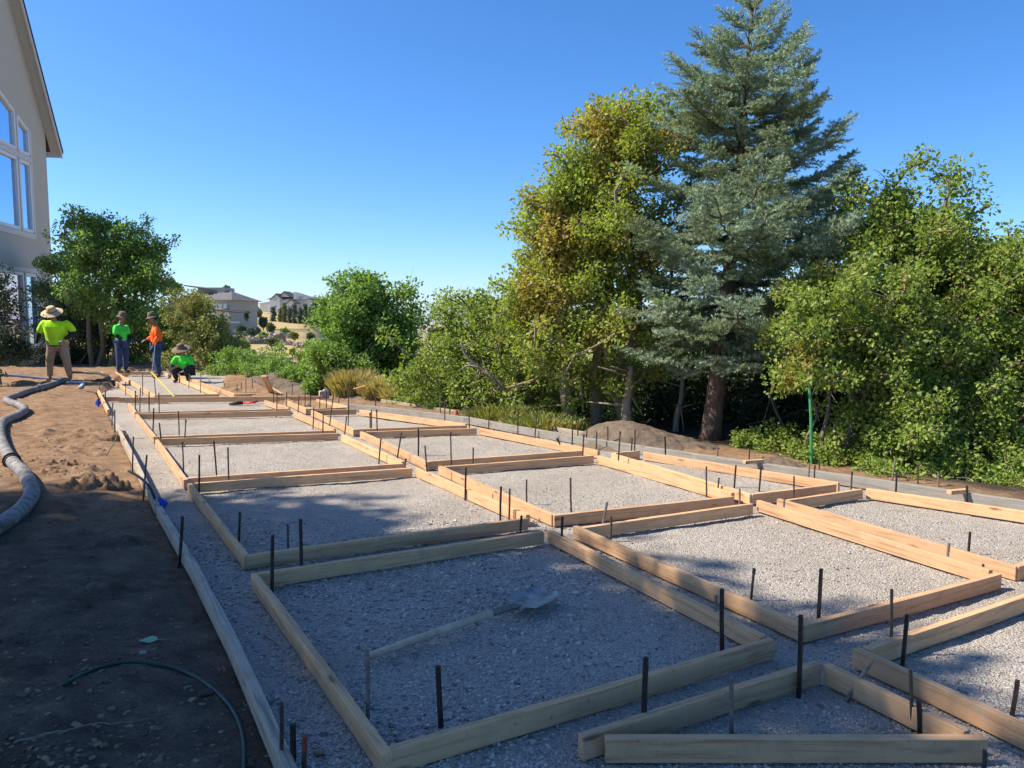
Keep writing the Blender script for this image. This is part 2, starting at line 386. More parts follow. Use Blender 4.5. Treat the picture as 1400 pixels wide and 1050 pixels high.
# berm of spilled gravel
idx = np.arange(X.size).reshape(X.shape)
Q = np.stack([idx[:-1, :-1], idx[:-1, 1:], idx[1:, 1:], idx[1:, :-1]], -1)
qi = inside((X[:-1, :-1]+X[1:, 1:])/2, (Y[:-1, :-1]+Y[1:, 1:])/2, PAD)
def sheet(name, Z, mask, mat):
    q = Q[mask]; used, inv = np.unique(q, return_inverse=True)
    V = np.stack([X.ravel(), Y.ravel(), Z.ravel()], -1)[used]
    return fast(name, V, inv.reshape(q.shape), mat, smooth=True)
tag(sheet('gravel_pad', Zg, qi, M['gravel']), kind='structure')
grow = qi.copy()
er = qi.copy(); er[1:] &= qi[:-1]; er[:-1] &= qi[1:]; er[:, 1:] &= qi[:, :-1]; er[:, :-1] &= qi[:, 1:]
for _ in range(2):
    e2 = er.copy(); e2[1:] &= er[:-1]; e2[:-1] &= er[1:]; e2[:, 1:] &= er[:, :-1]; e2[:, :-1] &= er[:, 1:]; er = e2
Zd2 = np.where(inp, np.minimum(Zd, Zg-.02), Zd)
tag(sheet('ground', Zd2, ~er, M['yard']), kind='structure')
def gz(x, y):
    """surface height by lookup"""
    i = int(np.clip(np.searchsorted(ys, y), 1, len(ys)-1)); j = int(np.clip(np.searchsorted(xs, x), 1, len(xs)-1))
    return float(Zg[i, j] if inp[i, j] else Zd2[i, j])
# far terrain, polar sheet reaching the horizon
rr = np.concatenate([[0.01], np.geomspace(2, 28000, 170)]); aa = np.linspace(0, 2*math.pi, 361)[:-1]
RR, AA = np.meshgrid(rr, aa, indexing='ij'); TX, TY = RR*np.cos(AA), RR*np.sin(AA)
TZ = hterrain(TX, TY); ins = np.minimum(np.minimum(TX-YX0, YX1-TX), np.minimum(YY1-TY, TY-YY0))
TZ = np.where(ins > 0, -.45, TZ-.05)
ti = np.arange(TX.size).reshape(TX.shape)
TQ = np.stack([ti[:-1], ti[1:], np.roll(ti, -1, 1)[1:], np.roll(ti, -1, 1)[:-1]], -1).reshape(-1, 4)
tag(fast('hills', np.stack([TX.ravel(), TY.ravel(), TZ.ravel()], -1), TQ, M['terrain'], smooth=True), kind='structure')

# loose stones: one mass
def stones(name, pts, size, mat, label, flatz=.7):
    n = len(pts); O = np.array([[1, 0, 0], [-1, 0, 0], [0, 1, 0], [0, -1, 0], [0, 0, 1], [0, 0, -1]], float)
    # cube-ish stone: 8 jittered corners
    O = np.array([[x, y, z] for x in (-1, 1) for y in (-1, 1) for z in (-1, 1)], float)*.58
    V = O[None]*(1+RS.uniform(-.45, .35, (n, 8, 3)))
    a = RS.uniform(0, 6.28, n); c, s = np.cos(a), np.sin(a)
    V = V*size[:, None, None]*np.stack([np.ones(n), RS.uniform(.6, 1, n), RS.uniform(.4, .8, n)], -1)[:, None]
    b = RS.uniform(-.6, .6, n); x, z = V[..., 0]*np.cos(b)[:, None]-V[..., 2]*np.sin(b)[:, None], V[..., 0]*np.sin(b)[:, None]+V[..., 2]*np.cos(b)[:, None]
    y = V[..., 1]; V = np.stack([x*c[:, None]-y*s[:, None], x*s[:, None]+y*c[:, None], z*flatz], -1)+pts[:, None]
    F = np.array([(0, 1, 3, 2), (4, 6, 7, 5), (0, 4, 5, 1), (2, 3, 7, 6), (0, 2, 6, 4), (1, 5, 7, 3)])
    F = (F[None]+np.arange(n)[:, None, None]*8).reshape(-1, 4)
    return tag(fast(name, V.reshape(-1, 3), F, mat), label, None, None, 'stuff')
def stone_mat(name, cols):
    m, t, b = newmat(name); k = NT(t); r = k.n('ShaderNodeNewGeometry').outputs['Random Per Island']
    k.l(k.ramp(r, [(i/(len(cols)-1), c) for i, c in enumerate(cols)]), b.inputs['Base Color'])
    b.inputs['Roughness'].default_value = .9; b.inputs['Specular IOR Level'].default_value = .2; return m
M['stone'] = stone_mat('gravel_stones', [(.13, .12, .11), (.36, .33, .285), (.46, .42, .36), (.54, .49, .42), (.24, .215, .18)])
M['clod'] = stone_mat('soil_clods', [(.06, .045, .033), (.13, .095, .065), (.22, .155, .1), (.3, .22, .14)])
def scatter(npts, y0, y1, mask_in, xmin=-9, xmax=9, pw=1.0, dens=None):
    yy = y0*(y1/y0)**(RS.rand(npts)**pw); xx = (RS.rand(npts)*2-1)*(.82*yy+.6)
    k = inside(xx, yy, PAD) == mask_in; k &= (xx > xmin) & (xx < xmax)
    if dens is not None: k &= RS.rand(npts) < dens(xx, yy)
    xx, yy = xx[k], yy[k]
    zz = np.array([gz(a, b) for a, b in zip(xx, yy)])
    return np.stack([xx, yy, zz], -1)
P_ = scatter(230000, 1.7, 11, True, dens=lambda x, y: np.clip(.1+1.5*(vn(x*.9+5, y*.9)), 0, 1))
stones('gravel', P_+[0, 0, .001], RS.gamma(3, .0013, len(P_))*np.where((P_[:, 1] < 6) & (P_[:, 0] < .25*P_[:, 1]-.9+.8*vn(P_[:, 0]*2, P_[:, 1]*2)), 1.3, .78)*(.75+.7*vn(P_[:, 0]*.8+2, P_[:, 1]*.8))+.0018, M['stone'], 'loose crushed gravel on the pad')
P_ = scatter(70000, 1.8, 17, False, -12, .5, dens=lambda x, y: vn(x*.9, y*.9+7)**2)
stones('soil_crumbs', P_, RS.gamma(2.2, .0035, len(P_))+.002, M['clod'], 'crumbs of soil on the bare ground')

# ================================================================== FORM BOARDS
BH, BT = .089, .038
WOODS = {'p': 'pine', 'o': 'old_wood', 'g': 'grey_wood'}
def board(p0, p1, mat='pine', h=BH, t=BT, name='board', parent=None, origin=None, trim0=0, trim1=0, z0=0.0, ztop=None):
    """p0,p1: photograph pixels of the top edge of the face seen; thickness goes away from the camera"""
    zt = z0+h
    a = np.array(at(*p0, zt)); b = np.array(at(*p1, zt)); d = b-a; L = np.linalg.norm(d); d /= L
    a = a+d*trim0; b = b-d*trim1; L = np.linalg.norm(b-a)
    nrm = np.array([-d[1], d[0], 0]); mid = (a+b)/2
    if nrm@np.array([mid[0], mid[1], 0]) < 0: nrm = -nrm
    nseg = max(2, int(L/.25)); tt = np.linspace(-.5, .5, nseg+1)
    bow = RS.uniform(-.006, .006)*(1-(2*tt)**2)
    V = []
    for i, s in enumerate(tt):
        for (yy, zz) in ((-t/2, -h/2), (t/2, -h/2), (t/2, h/2), (-t/2, h/2)):
            V.append((s*L, yy+bow[i], zz+RS.uniform(-.0008, .0008)))
    F = [(i*4+j, i*4+(j+1) % 4, (i+1)*4+(j+1) % 4, (i+1)*4+j) for i in range(nseg) for j in range(4)]
    F += [(0, 1, 2, 3), (nseg*4+3, nseg*4+2, nseg*4+1, nseg*4)]
    mb = MB(); mb.add(V, F); o = mb.build(name, M[mat], parent, bevel=.0025)
    c = mid+nrm*t/2; c[2] = z0+h/2
    if origin is not None: c = c-np.array(origin)
    o.location = tuple(c); o.rotation_euler.z = math.atan2(d[1], d[0])
    return o
FR = {}          # frame key -> dict side -> (a,b) plan points
FNAME = {}
def frame(key, short, label, sides, mat='pine', name='form_frame'):
    """sides: dict near/far/left/right -> (p0,p1[,trim0,trim1])"""
    pts = [at(*p, BH) for s in sides.values() for p in s[:2]]
    org = np.mean(pts, axis=0); org[2] = 0
    e = empty(name, org, label, 'form', 'wooden form frames laid out in a grid on the gravel')
    FR[key] = {}; FNAME[key] = short
    for sd_, s in sides.items():
        tr = s[2:] if len(s) > 2 else (0, 0)
        board(s[0], s[1], mat, parent=e, origin=org, trim0=tr[0], trim1=tr[1])
        FR[key][sd_] = (at(*s[0], 0)[:2], at(*s[1], 0)[:2])
    return e
T = .042
frame('A', 'the shovel frame', 'square timber form frame with a shovel lying on the gravel inside it', dict(
    left=((343, 784), (522, 1031)), near=((534, 1027), (1060, 875)), far=((352, 785), (744, 727), .0, .0), right=((747, 724), (1040, 870), 0, 0)))
frame('B', 'the frame right of the shovel', 'large sunlit form frame immediately right of the one with the shovel', dict(
    left=((783, 719), (1097, 855)), near=((1102, 855), (1370, 785)), far=((797, 722), (1030, 689)), right=((1034, 684), (1352, 780), 0, .0)))
frame('C', 'the frame behind the shovel', 'form frame with tree shadow across its gravel, directly behind the shovel frame', dict(
    left=((256, 661), (333, 760)), near=((337, 760), (722, 709)), far=((266, 661), (564, 640)), right=((568, 640), (719, 704))))
frame('D', 'the sunlit middle frame', 'sunlit form frame in the middle of the grid behind the gap', dict(
    left=((599, 637), (754, 704)), near=((758, 705), (1004, 679)), far=((609, 638), (812, 623)), right=((816, 623), (1000, 674))))
frame('E', 'the far right frame', 'form frame cut by the right edge of view, against the curved outer form', dict(
    left=((1062, 682), (1389, 775)), near=((1393, 775), (1500, 745)), far=((1079, 684), (1180, 669)), right=((1184, 668), (1500, 714))))
frame('F', 'the narrow frame before the mound', 'narrow tapering form frame in front of the large brown mound', dict(
    left=((836, 620), (1025, 676)), near=((1029, 676), (1144, 662)), far=((842, 619), (875, 616.5)), right=((879, 618), (1146, 660))))
frame('G', 'the left column third frame', 'form frame third from the front in the left column, five stakes inside', dict(
    left=((212, 601), (251, 656)), near=((255, 654), (551, 634)), far=((220, 600), (462, 592.5)), right=((466, 594), (549, 631))))
frame('H', 'the left column fourth frame', 'form frame fourth from the front in the left column', dict(
    left=((185, 566), (210, 597)), near=((213, 597), (458, 588.5)), far=((191, 566), (398, 561.5)), right=((401, 563), (456, 586.5))))
frame('I', 'the red tool frame', 'shallow form frame with red tools on the gravel inside it', dict(
    left=((175, 551), (184, 563.5)), near=((187, 564), (396, 559)), right=((361, 547.5), (394, 557.5))))
frame('M', 'the right column third frame', 'form frame right of centre, bounded by the curved outer form, behind the middle frame', dict(
    left=((492, 590), (583, 632)), near=((587, 631), (798, 616)), far=((501, 590.5), (652, 585.5)), right=((656, 585.5), (817, 616))))
frame('N', 'the right column fourth frame', 'small four sided form frame fourth from the front in the right column', dict(
    left=((425, 561), (483, 587.5)), near=((487, 587), (637, 581.5)), far=((432, 561), (487, 559.5)), right=((491, 560.5), (636, 579.5))))
frame('O', 'the concrete block frame', 'farthest form frame of the right column, by the concrete block', dict(
    left=((391, 547.5), (418, 559)), near=((421, 559), (474, 557)), right=((432, 546), (475, 555.5))))
frame('K', 'the yellow lath frame', 'far form frame half in shade with a yellow lath across it', dict(
    left=((157, 508.5), (211, 540)), near=((214, 540), (297, 538.8)), far=((160, 508), (222, 508.5)), right=((226, 510), (297, 538))))
frame('L', 'the crouching worker frame', 'far form frame where the crouching worker kneels', dict(
    left=((238, 510.5), (320, 538.5)), near=((322, 539), (349, 538)), ))
frame('P', 'the three sided frame', 'three sided form frame in the front right with crossed ends', dict(
    far=((798, 1009), (1124, 907)), near=((828, 1011), (1351, 1011)), right=((1126, 908), (1318, 1001))))
frame('Q', 'the front right corner frame', 'form frame cut off by the lower right corner, its near board in shade', dict(
    left=((1166, 886), (1480, 1030)), far=((1188, 888), (1480, 790))))
def poly_board(name, px, label, mat, h=BH, t=BT, z0=0.0, wid=None):
    """one bent form strip following the listed pixels of its top edge"""
    P = np.array([at(*p, z0+h) for p in px]); Qs = []
    for i in range(len(P)-1):
        k_ = max(2, int(np.linalg.norm(P[i+1]-P[i])/.25))
        for s in range(k_): Qs.append(P[i]+(P[i+1]-P[i])*s/k_)
    Qs.append(P[-1]); P = np.array(Qs); T_ = np.gradient(P, axis=0); T_ /= np.linalg.norm(T_, axis=1)[:, None]
    Nn = np.stack([-T_[:, 1], T_[:, 0], 0*T_[:, 0]], -1)
    s = np.sign(np.sum(Nn*P*[1, 1, 0], 1)).sum(); Nn = Nn*(1 if s > 0 else -1)
    org = P.mean(0)*[1, 1, 0]; up = np.array([0, 0, h])
    V = np.stack([P-up, P+Nn*t-up, P+Nn*t, P], 1)
    n = len(P); V = V+(np.stack([np.interp(np.arange(n), np.arange(0, n+6, 6), RS.uniform(-.006, .006, len(np.arange(0, n+6, 6)))) for _ in range(3)], -1)*[1, 1, .6])[:, None]; V = V.reshape(-1, 3)-org
    F = [(i*4+j, i*4+(j+1) % 4, (i+1)*4+(j+1) % 4, (i+1)*4+j) for i in range(n-1) for j in range(4)]
    F += [(0, 1, 2, 3), (n*4-1, n*4-2, n*4-3, n*4-4)]
    an = math.atan2(*(P[-1]-P[0])[[1, 0]]); ca, sa = math.cos(-an), math.sin(-an)
    V = np.stack([V[:, 0]*ca-V[:, 1]*sa, V[:, 0]*sa+V[:, 1]*ca, V[:, 2]], -1)
    mb = MB(); mb.add(V, F); o = mb.build(name, M[mat], None, bevel=.003, loc=tuple(org)); o.rotation_euler.z = an
    return tag(o, label, 'form')
poly_board('edge_board', [(213, 692), (262, 775), (310, 870), (345, 950), (385, 1045), (430, 1150)], 'weathered edge board running from the blue flag down to the bottom left foreground', 'old_wood', t=.045)
poly_board('edge_board', [(158, 579), (185, 636), (211, 688)], 'pale edge board along the dirt between the blue flag and the left column', 'old_wood')
poly_board('edge_board', [(133, 533), (146, 560)], 'short edge board at the far left, beside the small blue scrap', 'pine')
poly_board('edge_board', OUT_FORM[1:], 'long curved grey edge board bounding the whole right side of the grid', 'grey_wood', h=.10, t=.07)
poly_board('edge_board', [(520, 546), (560, 552), (620, 561), (700, 574), (760, 584), (806, 592)], 'outer pale edge board curving along the brush before the large mound', 'old_wood', h=.07, t=.05)
o = board((162, 543.5), (440, 541.5), 'pine', name='screed_board', h=.1, z0=.02); tag(o, 'long plank laid across the far ends of the left column', 'plank')
o = board((136, 543), (163, 542.5), 'pine', name='cross_board', h=.09); tag(o, 'short cross board left of the long far plank', 'plank')
o = board((137, 508), (185, 540), 'pine', name='side_rail', h=.09); tag(o, 'leftmost far rail, half of it in shade, left of the yellow lath', 'plank')
o = board((222, 511), (190, 511), 'pine', name='far_board'); bpy.data.objects.remove(o)
def slab(name, a, b, wd, th, mat, label, cat, parent=None):
    """a lath or plank from world point a to b"""
    a = np.array(a, float); b = np.array(b, float); d = Vector(b-a); L = d.length
    mb = MB(); mb.box((0, 0, 0), (L, wd, th)); o = mb.build(name, M[mat], parent, bevel=.001)
    o.location = tuple((a+b)/2); o.rotation_euler = d.to_track_quat('X', 'Z').to_euler()
    return tag(o, label, cat) if label else o
M['yellow'] = flat('yellow_paint', (.6, .48, .1), .5)
M['white_paint'] = flat('white_paint', (.75, .74, .7), .6)
a = at(207, 509, .45); b = at(238, 542, .1)
slab('lath', a, b, .03, .012, 'yellow', 'yellow lath sloping down across the far frame before the orange shirted worker', 'lath')
slab('plank', at(361, 514, .45), at(372, 538, .05), .1, .04, 'pine', 'short plank leaning on the far dirt mound, its lower end dark', 'plank')
slab('lath', at(472, 535, .05), at(500, 527, .35), .03, .012, 'pine', 'thin pale lath sticking out over the dry grass', 'lath')
slab('lath', at(372, 530, .12), at(390, 541, .06), .04, .012, 'pine', 'thin lath lying on the far dirt mound near the leaning plank', 'lath')
slab('lath', at(284, 519, .2), at(293, 525, .08), .03, .012, 'white_paint', 'short white lath on the ground right of the crouching worker', 'lath')
for px, L_, lb in (((1030, 631), .22, 'pale wood offcut beside the curved grey edge board before the dark trunk'), ((1310, 672), .2, 'small wood offcut lying on the grey edge board at the right')):
    p = at(*px, .12); mb = MB(); mb.box((0, 0, 0), (L_, .05, .035), .3); tag(mb.build('wood_offcut', M['pine'], None, bevel=.002, loc=tuple(p)), lb, 'offcut')
p = at(443, 545, .04); mb = MB(); mb.box((0, 0, .08), (.17, .15, .15), .5); mb.box((0.03, -.0, .17), (.07, .08, .03), .5)
M['concrete'] = flat('concrete', (.36, .34, .31), .9, 0, .15, 20, .004)
tag(mb.build('concrete_block', M['concrete'], None, bevel=.008, loc=tuple(p)), 'pale concrete block at the foot of the far dirt mound', 'block')

# ================================================================== STAKES
# top x,y, base x,y, material
ST = """502 888 503 985 g;599 909 603 994 k;883 898 880 1003 k;1000 926 1000 1004 g;987 805 987 887 k;979 814 977 858 g;1095 841 1092 948 k;1192 902 1159 954 g;1220 806 1219 894 r;1240 840 1234 909 k;1245 915 1247 995 r;1257 957 1258 1002 k;1392 930 1384 976 k;1347 1026 1345 1056 r;1122 777 1119 847 k;1031 777 1027 818 r;1297 742 1294 779 g;1344 771 1344 786 r;1326 727 1324 757 k;1072 683 1071 707 g;1086 651 1085 689 r;1165 645 1163 680 r;1226 647 1224 683 k;1322 664 1322 699 k;1224 627 1219 659 g;1255 634 1255 664 r;1283 645 1283 668 g;1114 636 1113 661 r;1107 634 1105 661 g;1120 627 1120 645 r;
798 594 796 631 r;816 590 815 614 r;831 583 831 613 r;848 590 845 638 r;864 598 863 626 r;868 587 867 627 r;909 597 910 632 k;966 638 966 678 r;983 653 980 678 r;1006 636 1004 665 k;1041 638 1038 670 k;1011 668 1011 699 g;981 611 981 626 g;1025 613 1024 632 r;1043 624 1042 635 r;830 686 822 728 g;836 706 835 738 r;769 706 767 750 k;713 705 711 742 k;720 656 720 688 r;780 653 781 701 r;783 579 782 615 r;790 581 790 606 r;803 581 801 609 r;761 599 771 616 k;734 566 731 603 r;708 560 708 598 r;759 583 763 592 k;
409 541 407 571 r;417 527 417 555 r;425 531 424 555 r;429 557 428 586 r;438 536 437 560 r;446 535 446 565 r;456 539 450 586 r;442 566 441 601 r;464 536 463 555 r;477 536 476 580 r;474 569 470 603 r;506 564 506 593 r;508 560 508 585 r;514 540 513 562 r;515 560 516 597 r;521 599 518 633 r;549 591 542 632 r;555 627 552 651 r;572 586 572 622 k;581 609 585 657 r;616 591 617 641 r;647 612 646 645 r;637 639 636 683 k;685 665 684 713 k;697 668 696 712 r;641 557 642 591 r;669 559 668 593 r;608 546 608 581 r;602 540 602 570 g;615 559 615 573 r;
135 522 137 539 g;144 534 144 553 k;154 550 153 581 g;157 560 157 598 g;172 522 172 540 r;185 534 185 562 k;195 509 195 540 g;192 530 191 566 g;204 535 204 562 k;211 517 213 540 r;217 537 218 571 r;210 558 209 592 k;218 578 221 607 k;244 562 245 594 r;254 574 252 608 r;259 511 258 530 g;275 511 274 536 g;249 604 251 648 r;292 603 296 648 k;311 612 313 669 r;273 622 272 676 k;182 597 181 645 r;201 622 196 683 r;307 524 308 533 r;324 525 324 540 r;330 523 330 537 r;336 517 336 541 g;345 517 345 536 r;366 515 367 540 k;374 537 374 558 r;379 537 378 569 r;392 536 392 557 r;400 524 399 541 g;
372 732 372 808 k;393 717 394 752 r;410 710 412 792 k;385 960 384 1058 r;400 990 400 1062 k;417 1007 416 1066 d;250 706 245 774 k;328 700 326 748 k"""
M['red_paint'] = flat('red_paint', (.2, .04, .03), .6)
SL = []
for ln in ST.replace('\n', '').split(';'):
    q = ln.split(); SL.append((float(q[0]), float(q[1]), float(q[2]), float(q[3]), q[4]))
def segd(p, a, b):
    ab = b-a; t = float(np.clip(((p-a)@ab)/(ab@ab), 0, 1)); return float(np.hypot(*(p-a-t*ab))), t
extra = {'the left edge board': lp, 'the curved grey edge board': rp}
info = []
for s in SL:
    p = at(s[2], s[3])[:2]; best = (9, None, None)
    for k_, sds in FR.items():
        for sd_, (a, b) in sds.items():
            d, t = segd(p, a, b)
            if d < best[0]: best = (d, (k_, sd_), t)
    for nm_, pl in extra.items():
        for a, b in zip(pl[:-1], pl[1:]):
            d, t = segd(p, a, b)
            if d < best[0]-.05: best = (d, ('X', nm_), t)
    info.append(best)
from collections import defaultdict
grp = defaultdict(list)
for i, b in enumerate(info): grp[b[1]].append(i)
ORD = ['first', 'second', 'third', 'fourth', 'fifth', 'sixth', 'seventh', 'eighth', 'ninth', 'tenth', 'eleventh', 'twelfth', 'thirteenth', 'fourteenth', 'fifteenth', 'sixteenth', 'seventeenth', 'eighteenth', 'nineteenth', 'twentieth', 'twenty first', 'twenty second']
KN = dict(k='black', r='rusty', g='grey', d='red tipped')
KM = dict(k='black_steel', r='steel', g='grey_steel', d='steel')
SHORT = {k_: v for k_, v in FNAME.items()}
for key, ids in grp.items():
    k_, sd_ = key
    depth = (k_ == 'X') or sd_ in ('left', 'right')
    ids.sort(key=lambda i: -SL[i][3] if depth else SL[i][2])
    for n_, i in enumerate(ids):
        tx, ty, bx, by, mk = SL[i]
        where = sd_ if k_ == 'X' else '%s board of %s' % (sd_, FNAME[k_])
        if len(ids) == 1: lab = '%s stake, only one at %s' % (KN[mk], where)
        else: lab = '%s stake, %s from %s at %s' % (KN[mk], ORD[n_], 'front' if depth else 'left', where)
        base = at(bx, by); top = atY(tx, ty, base[1]); h = top[2]
        rad = {'k': .0085, 'r': .0075, 'g': .009, 'd': .009}[mk]*(1 if by > 640 else 1.1)
        dx = (top[0]-base[0])
        mb = MB(); v = np.array([dx, RS.uniform(-.03, .03)*h, h]); L_ = np.linalg.norm(v); u = v/L_
        pts = [-u*.15, u*0, u*L_*.5+[RS.uniform(-.002, .002), 0, 0], u*(L_-.006), u*L_]
        if mk == 'k' and by > 760:      # flat form stakes with holes read as slim square bars
            mb.tube(pts, [.011]*4+[.010], 4)
        else:
            mb.tube(pts, [rad]*4+[rad*.9], 8)
        if mk == 'r' and i % 3 == 0: mb.tube([u*(L_-.03), u*(L_-.0)], rad*1.35, 8)
        o = mb.build('stake', M[KM[mk]], None, smooth=False, bevel=0, loc=(base[0], base[1], 0))
        tag(o, lab, 'stake', 'steel stakes holding the form boards')
        if mk == 'd':
            m2 = MB(); m2.tube([u*(L_-.05), u*(L_+.002)], rad*1.05, 8); m2.build('painted_tip', M['red_paint'], o)

# ================================================================== SHOVEL
M['handle'] = flat('worn_handle', (.5, .39, .26), .7, 0, .25, 12)
M['blade'] = flat('worn_blade', (.3, .29, .28), .45, .6, .5, 16, .001)
s0 = at(506, 897, .03); s1 = at(676, 837, .06); s2 = at(702, 829, .055)
e = empty('shovel', s1, 'long handled shovel lying on shaded gravel, worn metal blade pointing right', 'shovel')
dv = (s1-s0)
mb = MB(); mb.tube([s0-s1, (s0-s1)*.5+[0, 0, .004], np.zeros(3)], [.0185, .019, .0195], 10); mb.build('handle', M['handle'], e, smooth=True)
u = (s2-s1)/np.linalg.norm(s2-s1)
mb = MB(); mb.tube([u*-.02, u*.03, s2-s1, s2-s1+u*.05-[0, 0, .015]], [.019, .02, .018, .012], 10); mb.build('socket', M['grey_steel'], e, smooth=True)
# blade: dished grid
ud = np.array([u[0], u[1], 0]); ud /= np.linalg.norm(ud)
tip = at(744, 815, .02); ub = tip-at(704, 831, .03); ub[2] = 0; Lb = .30; ub /= np.linalg.norm(ub); vb = np.array([-ub[1], ub[0], 0])
st = s2-s1+u*.02
V = []; nu, nv = 12, 10
for side_ in (1, 0):
    for i in range(nu+1):
        s_ = i/nu; wd_ = .115*min(1, (s_*9+.35)**.5)*(1 if s_ < .68 else math.sqrt(max(.02, 1-((s_-.68)/.34)**2)))
        for j in range(nv+1):
            t_ = j/nv*2-1
            z_ = .006+.022*abs(t_)**2.2+.03*(1-s_)**2*0+.012*max(0, s_-.6)-(st[2]+s1[2])*1.0+.03+.012*math.exp(-(t_*5)**2)*(1-s_)
            V.append(st+ub*s_*Lb+vb*t_*wd_+np.array([0, 0, z_-.0+(.0018 if side_ else 0)-st[2]+st[2]]))
nn = (nu+1)*(nv+1); F = []
for i in range(nu):
    for j in range(nv):
        a_ = i*(nv+1)+j; F.append((a_, a_+1, a_+nv+2, a_+nv+1)); F.append((nn+a_, nn+a_+nv+1, nn+a_+nv+2, nn+a_+1))
mb = MB(); mb.add(V, F); mb.build('blade', M['blade'], e, smooth=True)

# ================================================================== HOSES AND SMALL THINGS
def smooth_path(P, n=8):
    P = np.array(P, float); Q_ = []
    PP = np.concatenate([[2*P[0]-P[1]], P, [2*P[-1]-P[-2]]])
    for i in range(1, len(PP)-2):
        for s in np.arange(n)/n:
            a, b, c, d = PP[i-1:i+3]
            Q_.append(.5*(2*b+(c-a)*s+(2*a-5*b+4*c-d)*s*s+(3*b-a-3*c+d)*s**3))
    Q_.append(P[-1]); return np.array(Q_)
def hose(name, px, rad, mat, label, z=None, k=12, n=8, cat='hose', parent=None):
    P = smooth_path([at(x, y, rad if z is None else z) for x, y in px], n)
    if z is None:
        P[:, 2] = [gz(q[0], q[1])+rad*.85 for q in P]
        for _ in range(6): P[1:-1, 2] = (P[:-2, 2]+P[2:, 2]+2*P[1:-1, 2])/4
    c = P.mean(0); c[2] = 0
    mb = MB(); mb.tube(P-c, rad, k); o = mb.build(name, M[mat], parent, smooth=True, loc=tuple(c)); 
    return tag(o, label, cat), P
M['hose_grey'] = flat('scuffed_grey_rubber', (.17, .16, .15), .7, 0, .75, 14, .003)
M['hose_black'] = flat('black_rubber', (.03, .03, .03), .5, 0, .4, 12)
M['hose_blue'] = flat('blue_layflat', (.02, .035, .1), .5, 0, .3, 12)
M['hose_green'] = flat('green_hose', (.012, .045, .028), .4, 0, .3, 12)
M['white_pvc'] = flat('white_pvc', (.6, .62, .64), .5)
ho, hp = hose('pump_hose', [(-60, 765), (-20, 742), (12, 722), (38, 697), (44, 682), (36, 662), (20, 644), (8, 622), (1, 604), (1, 589), (10, 580), (26, 572), (34, 567), (29, 561), (16, 556), (9, 551), (18, 546), (38, 540), (53, 536), (66, 532), (79, 527), (91, 523)],
              .062, 'hose_grey', 'thick grey concrete pump hose winding across the dirt at the left')
def near_i(px, py):
    q = at(px, py, .06); return int(np.argmin(np.linalg.norm(hp[:, :2]-q[:2], axis=1)))
hc = hp.mean(0); hc[2] = 0
i_ = near_i(16, 638); mb = MB(); t_ = hp[i_+1]-hp[i_-1]; t_ /= np.linalg.norm(t_)
for a_, r_ in ((-.07, .072), (0.0, .086), (.07, .072)): mb.tube([hp[i_]-hc+t_*(a_-.02), hp[i_]-hc+t_*(a_+.02)], r_, 16)
mb.build('coupling', M['black_steel'], ho, bevel=.003)
i_ = near_i(53, 536); mb = MB(); t_ = hp[i_+1]-hp[i_-1]; t_ /= np.linalg.norm(t_); mb.tube([hp[i_]-hc-t_*.12, hp[i_]-hc+t_*.12], .08, 14); mb.build('coupling', M['grey_steel'], ho, bevel=.004)
hose('nozzle_pipe', [(92, 523), (100, 523), (113, 523.5), (112, 527), (109, 530)], .035, 'white_pvc', 'short white pipe at the end of the hose before the first worker', z=.1, cat='pipe')
hose('flat_hose', [(-15, 515), (20, 517), (46, 519.5), (70, 521), (88, 522.5)], .04, 'hose_blue', 'dark blue hose lying straight across the dirt toward the first worker')
hose('black_hose', [(95, 512), (120, 512), (135, 514), (147, 518), (146, 522), (135, 525), (118, 524)], .04, 'hose_black', 'black hose curled in shade behind the far left corner of the forms')
hose('garden_hose', [(88, 956), (129, 931), (168, 920), (203, 917), (238, 918), (270, 928), (297, 945), (316, 964), (328, 988), (333, 1015), (333, 1050), (330, 1095)], .0085, 'hose_green', 'dark green garden hose arching over the shaded soil in the left foreground', k=8)
P = smooth_path([at(176, 644, .22), at(190, 652, .24), at(203, 664, .2), at(211, 680, .1), at(214, 696, .0)], 8); c = P[-1].copy()
mb = MB(); mb.tube(P-c, .011, 8); tag(mb.build('irrigation_pipe', M['hose_black'], None, smooth=True, loc=tuple(c)), 'bent black irrigation pipe standing up beside the blue flag', 'pipe')
P = smooth_path([at(119, 535, .25), at(130, 537, .27), at(135, 545, .15), at(135, 556, .0)], 8); c = P[-1].copy()
mb = MB(); mb.tube(P-c, .012, 8); tag(mb.build('irrigation_pipe', M['hose_black'], None, smooth=True, loc=tuple(c)), 'bent black pipe at the far left beside the small blue scrap', 'pipe')
P = smooth_path([at(161, 590, .18), at(157, 604, .12), at(150, 615, .05), at(145, 623, .01)], 6); c = P[-1].copy()
M['green_wire'] = flat('green_wire', (.08, .11, .05), .6)
mb = MB(); mb.tube(P-c, .006, 6); tag(mb.build('wire', M['green_wire'], None, smooth=True, loc=tuple(c)), 'thin green wire bent over the edge board onto the dirt', 'wire')
M['blue_tape'] = flat('blue_flag', (.012, .07, .5), .5)
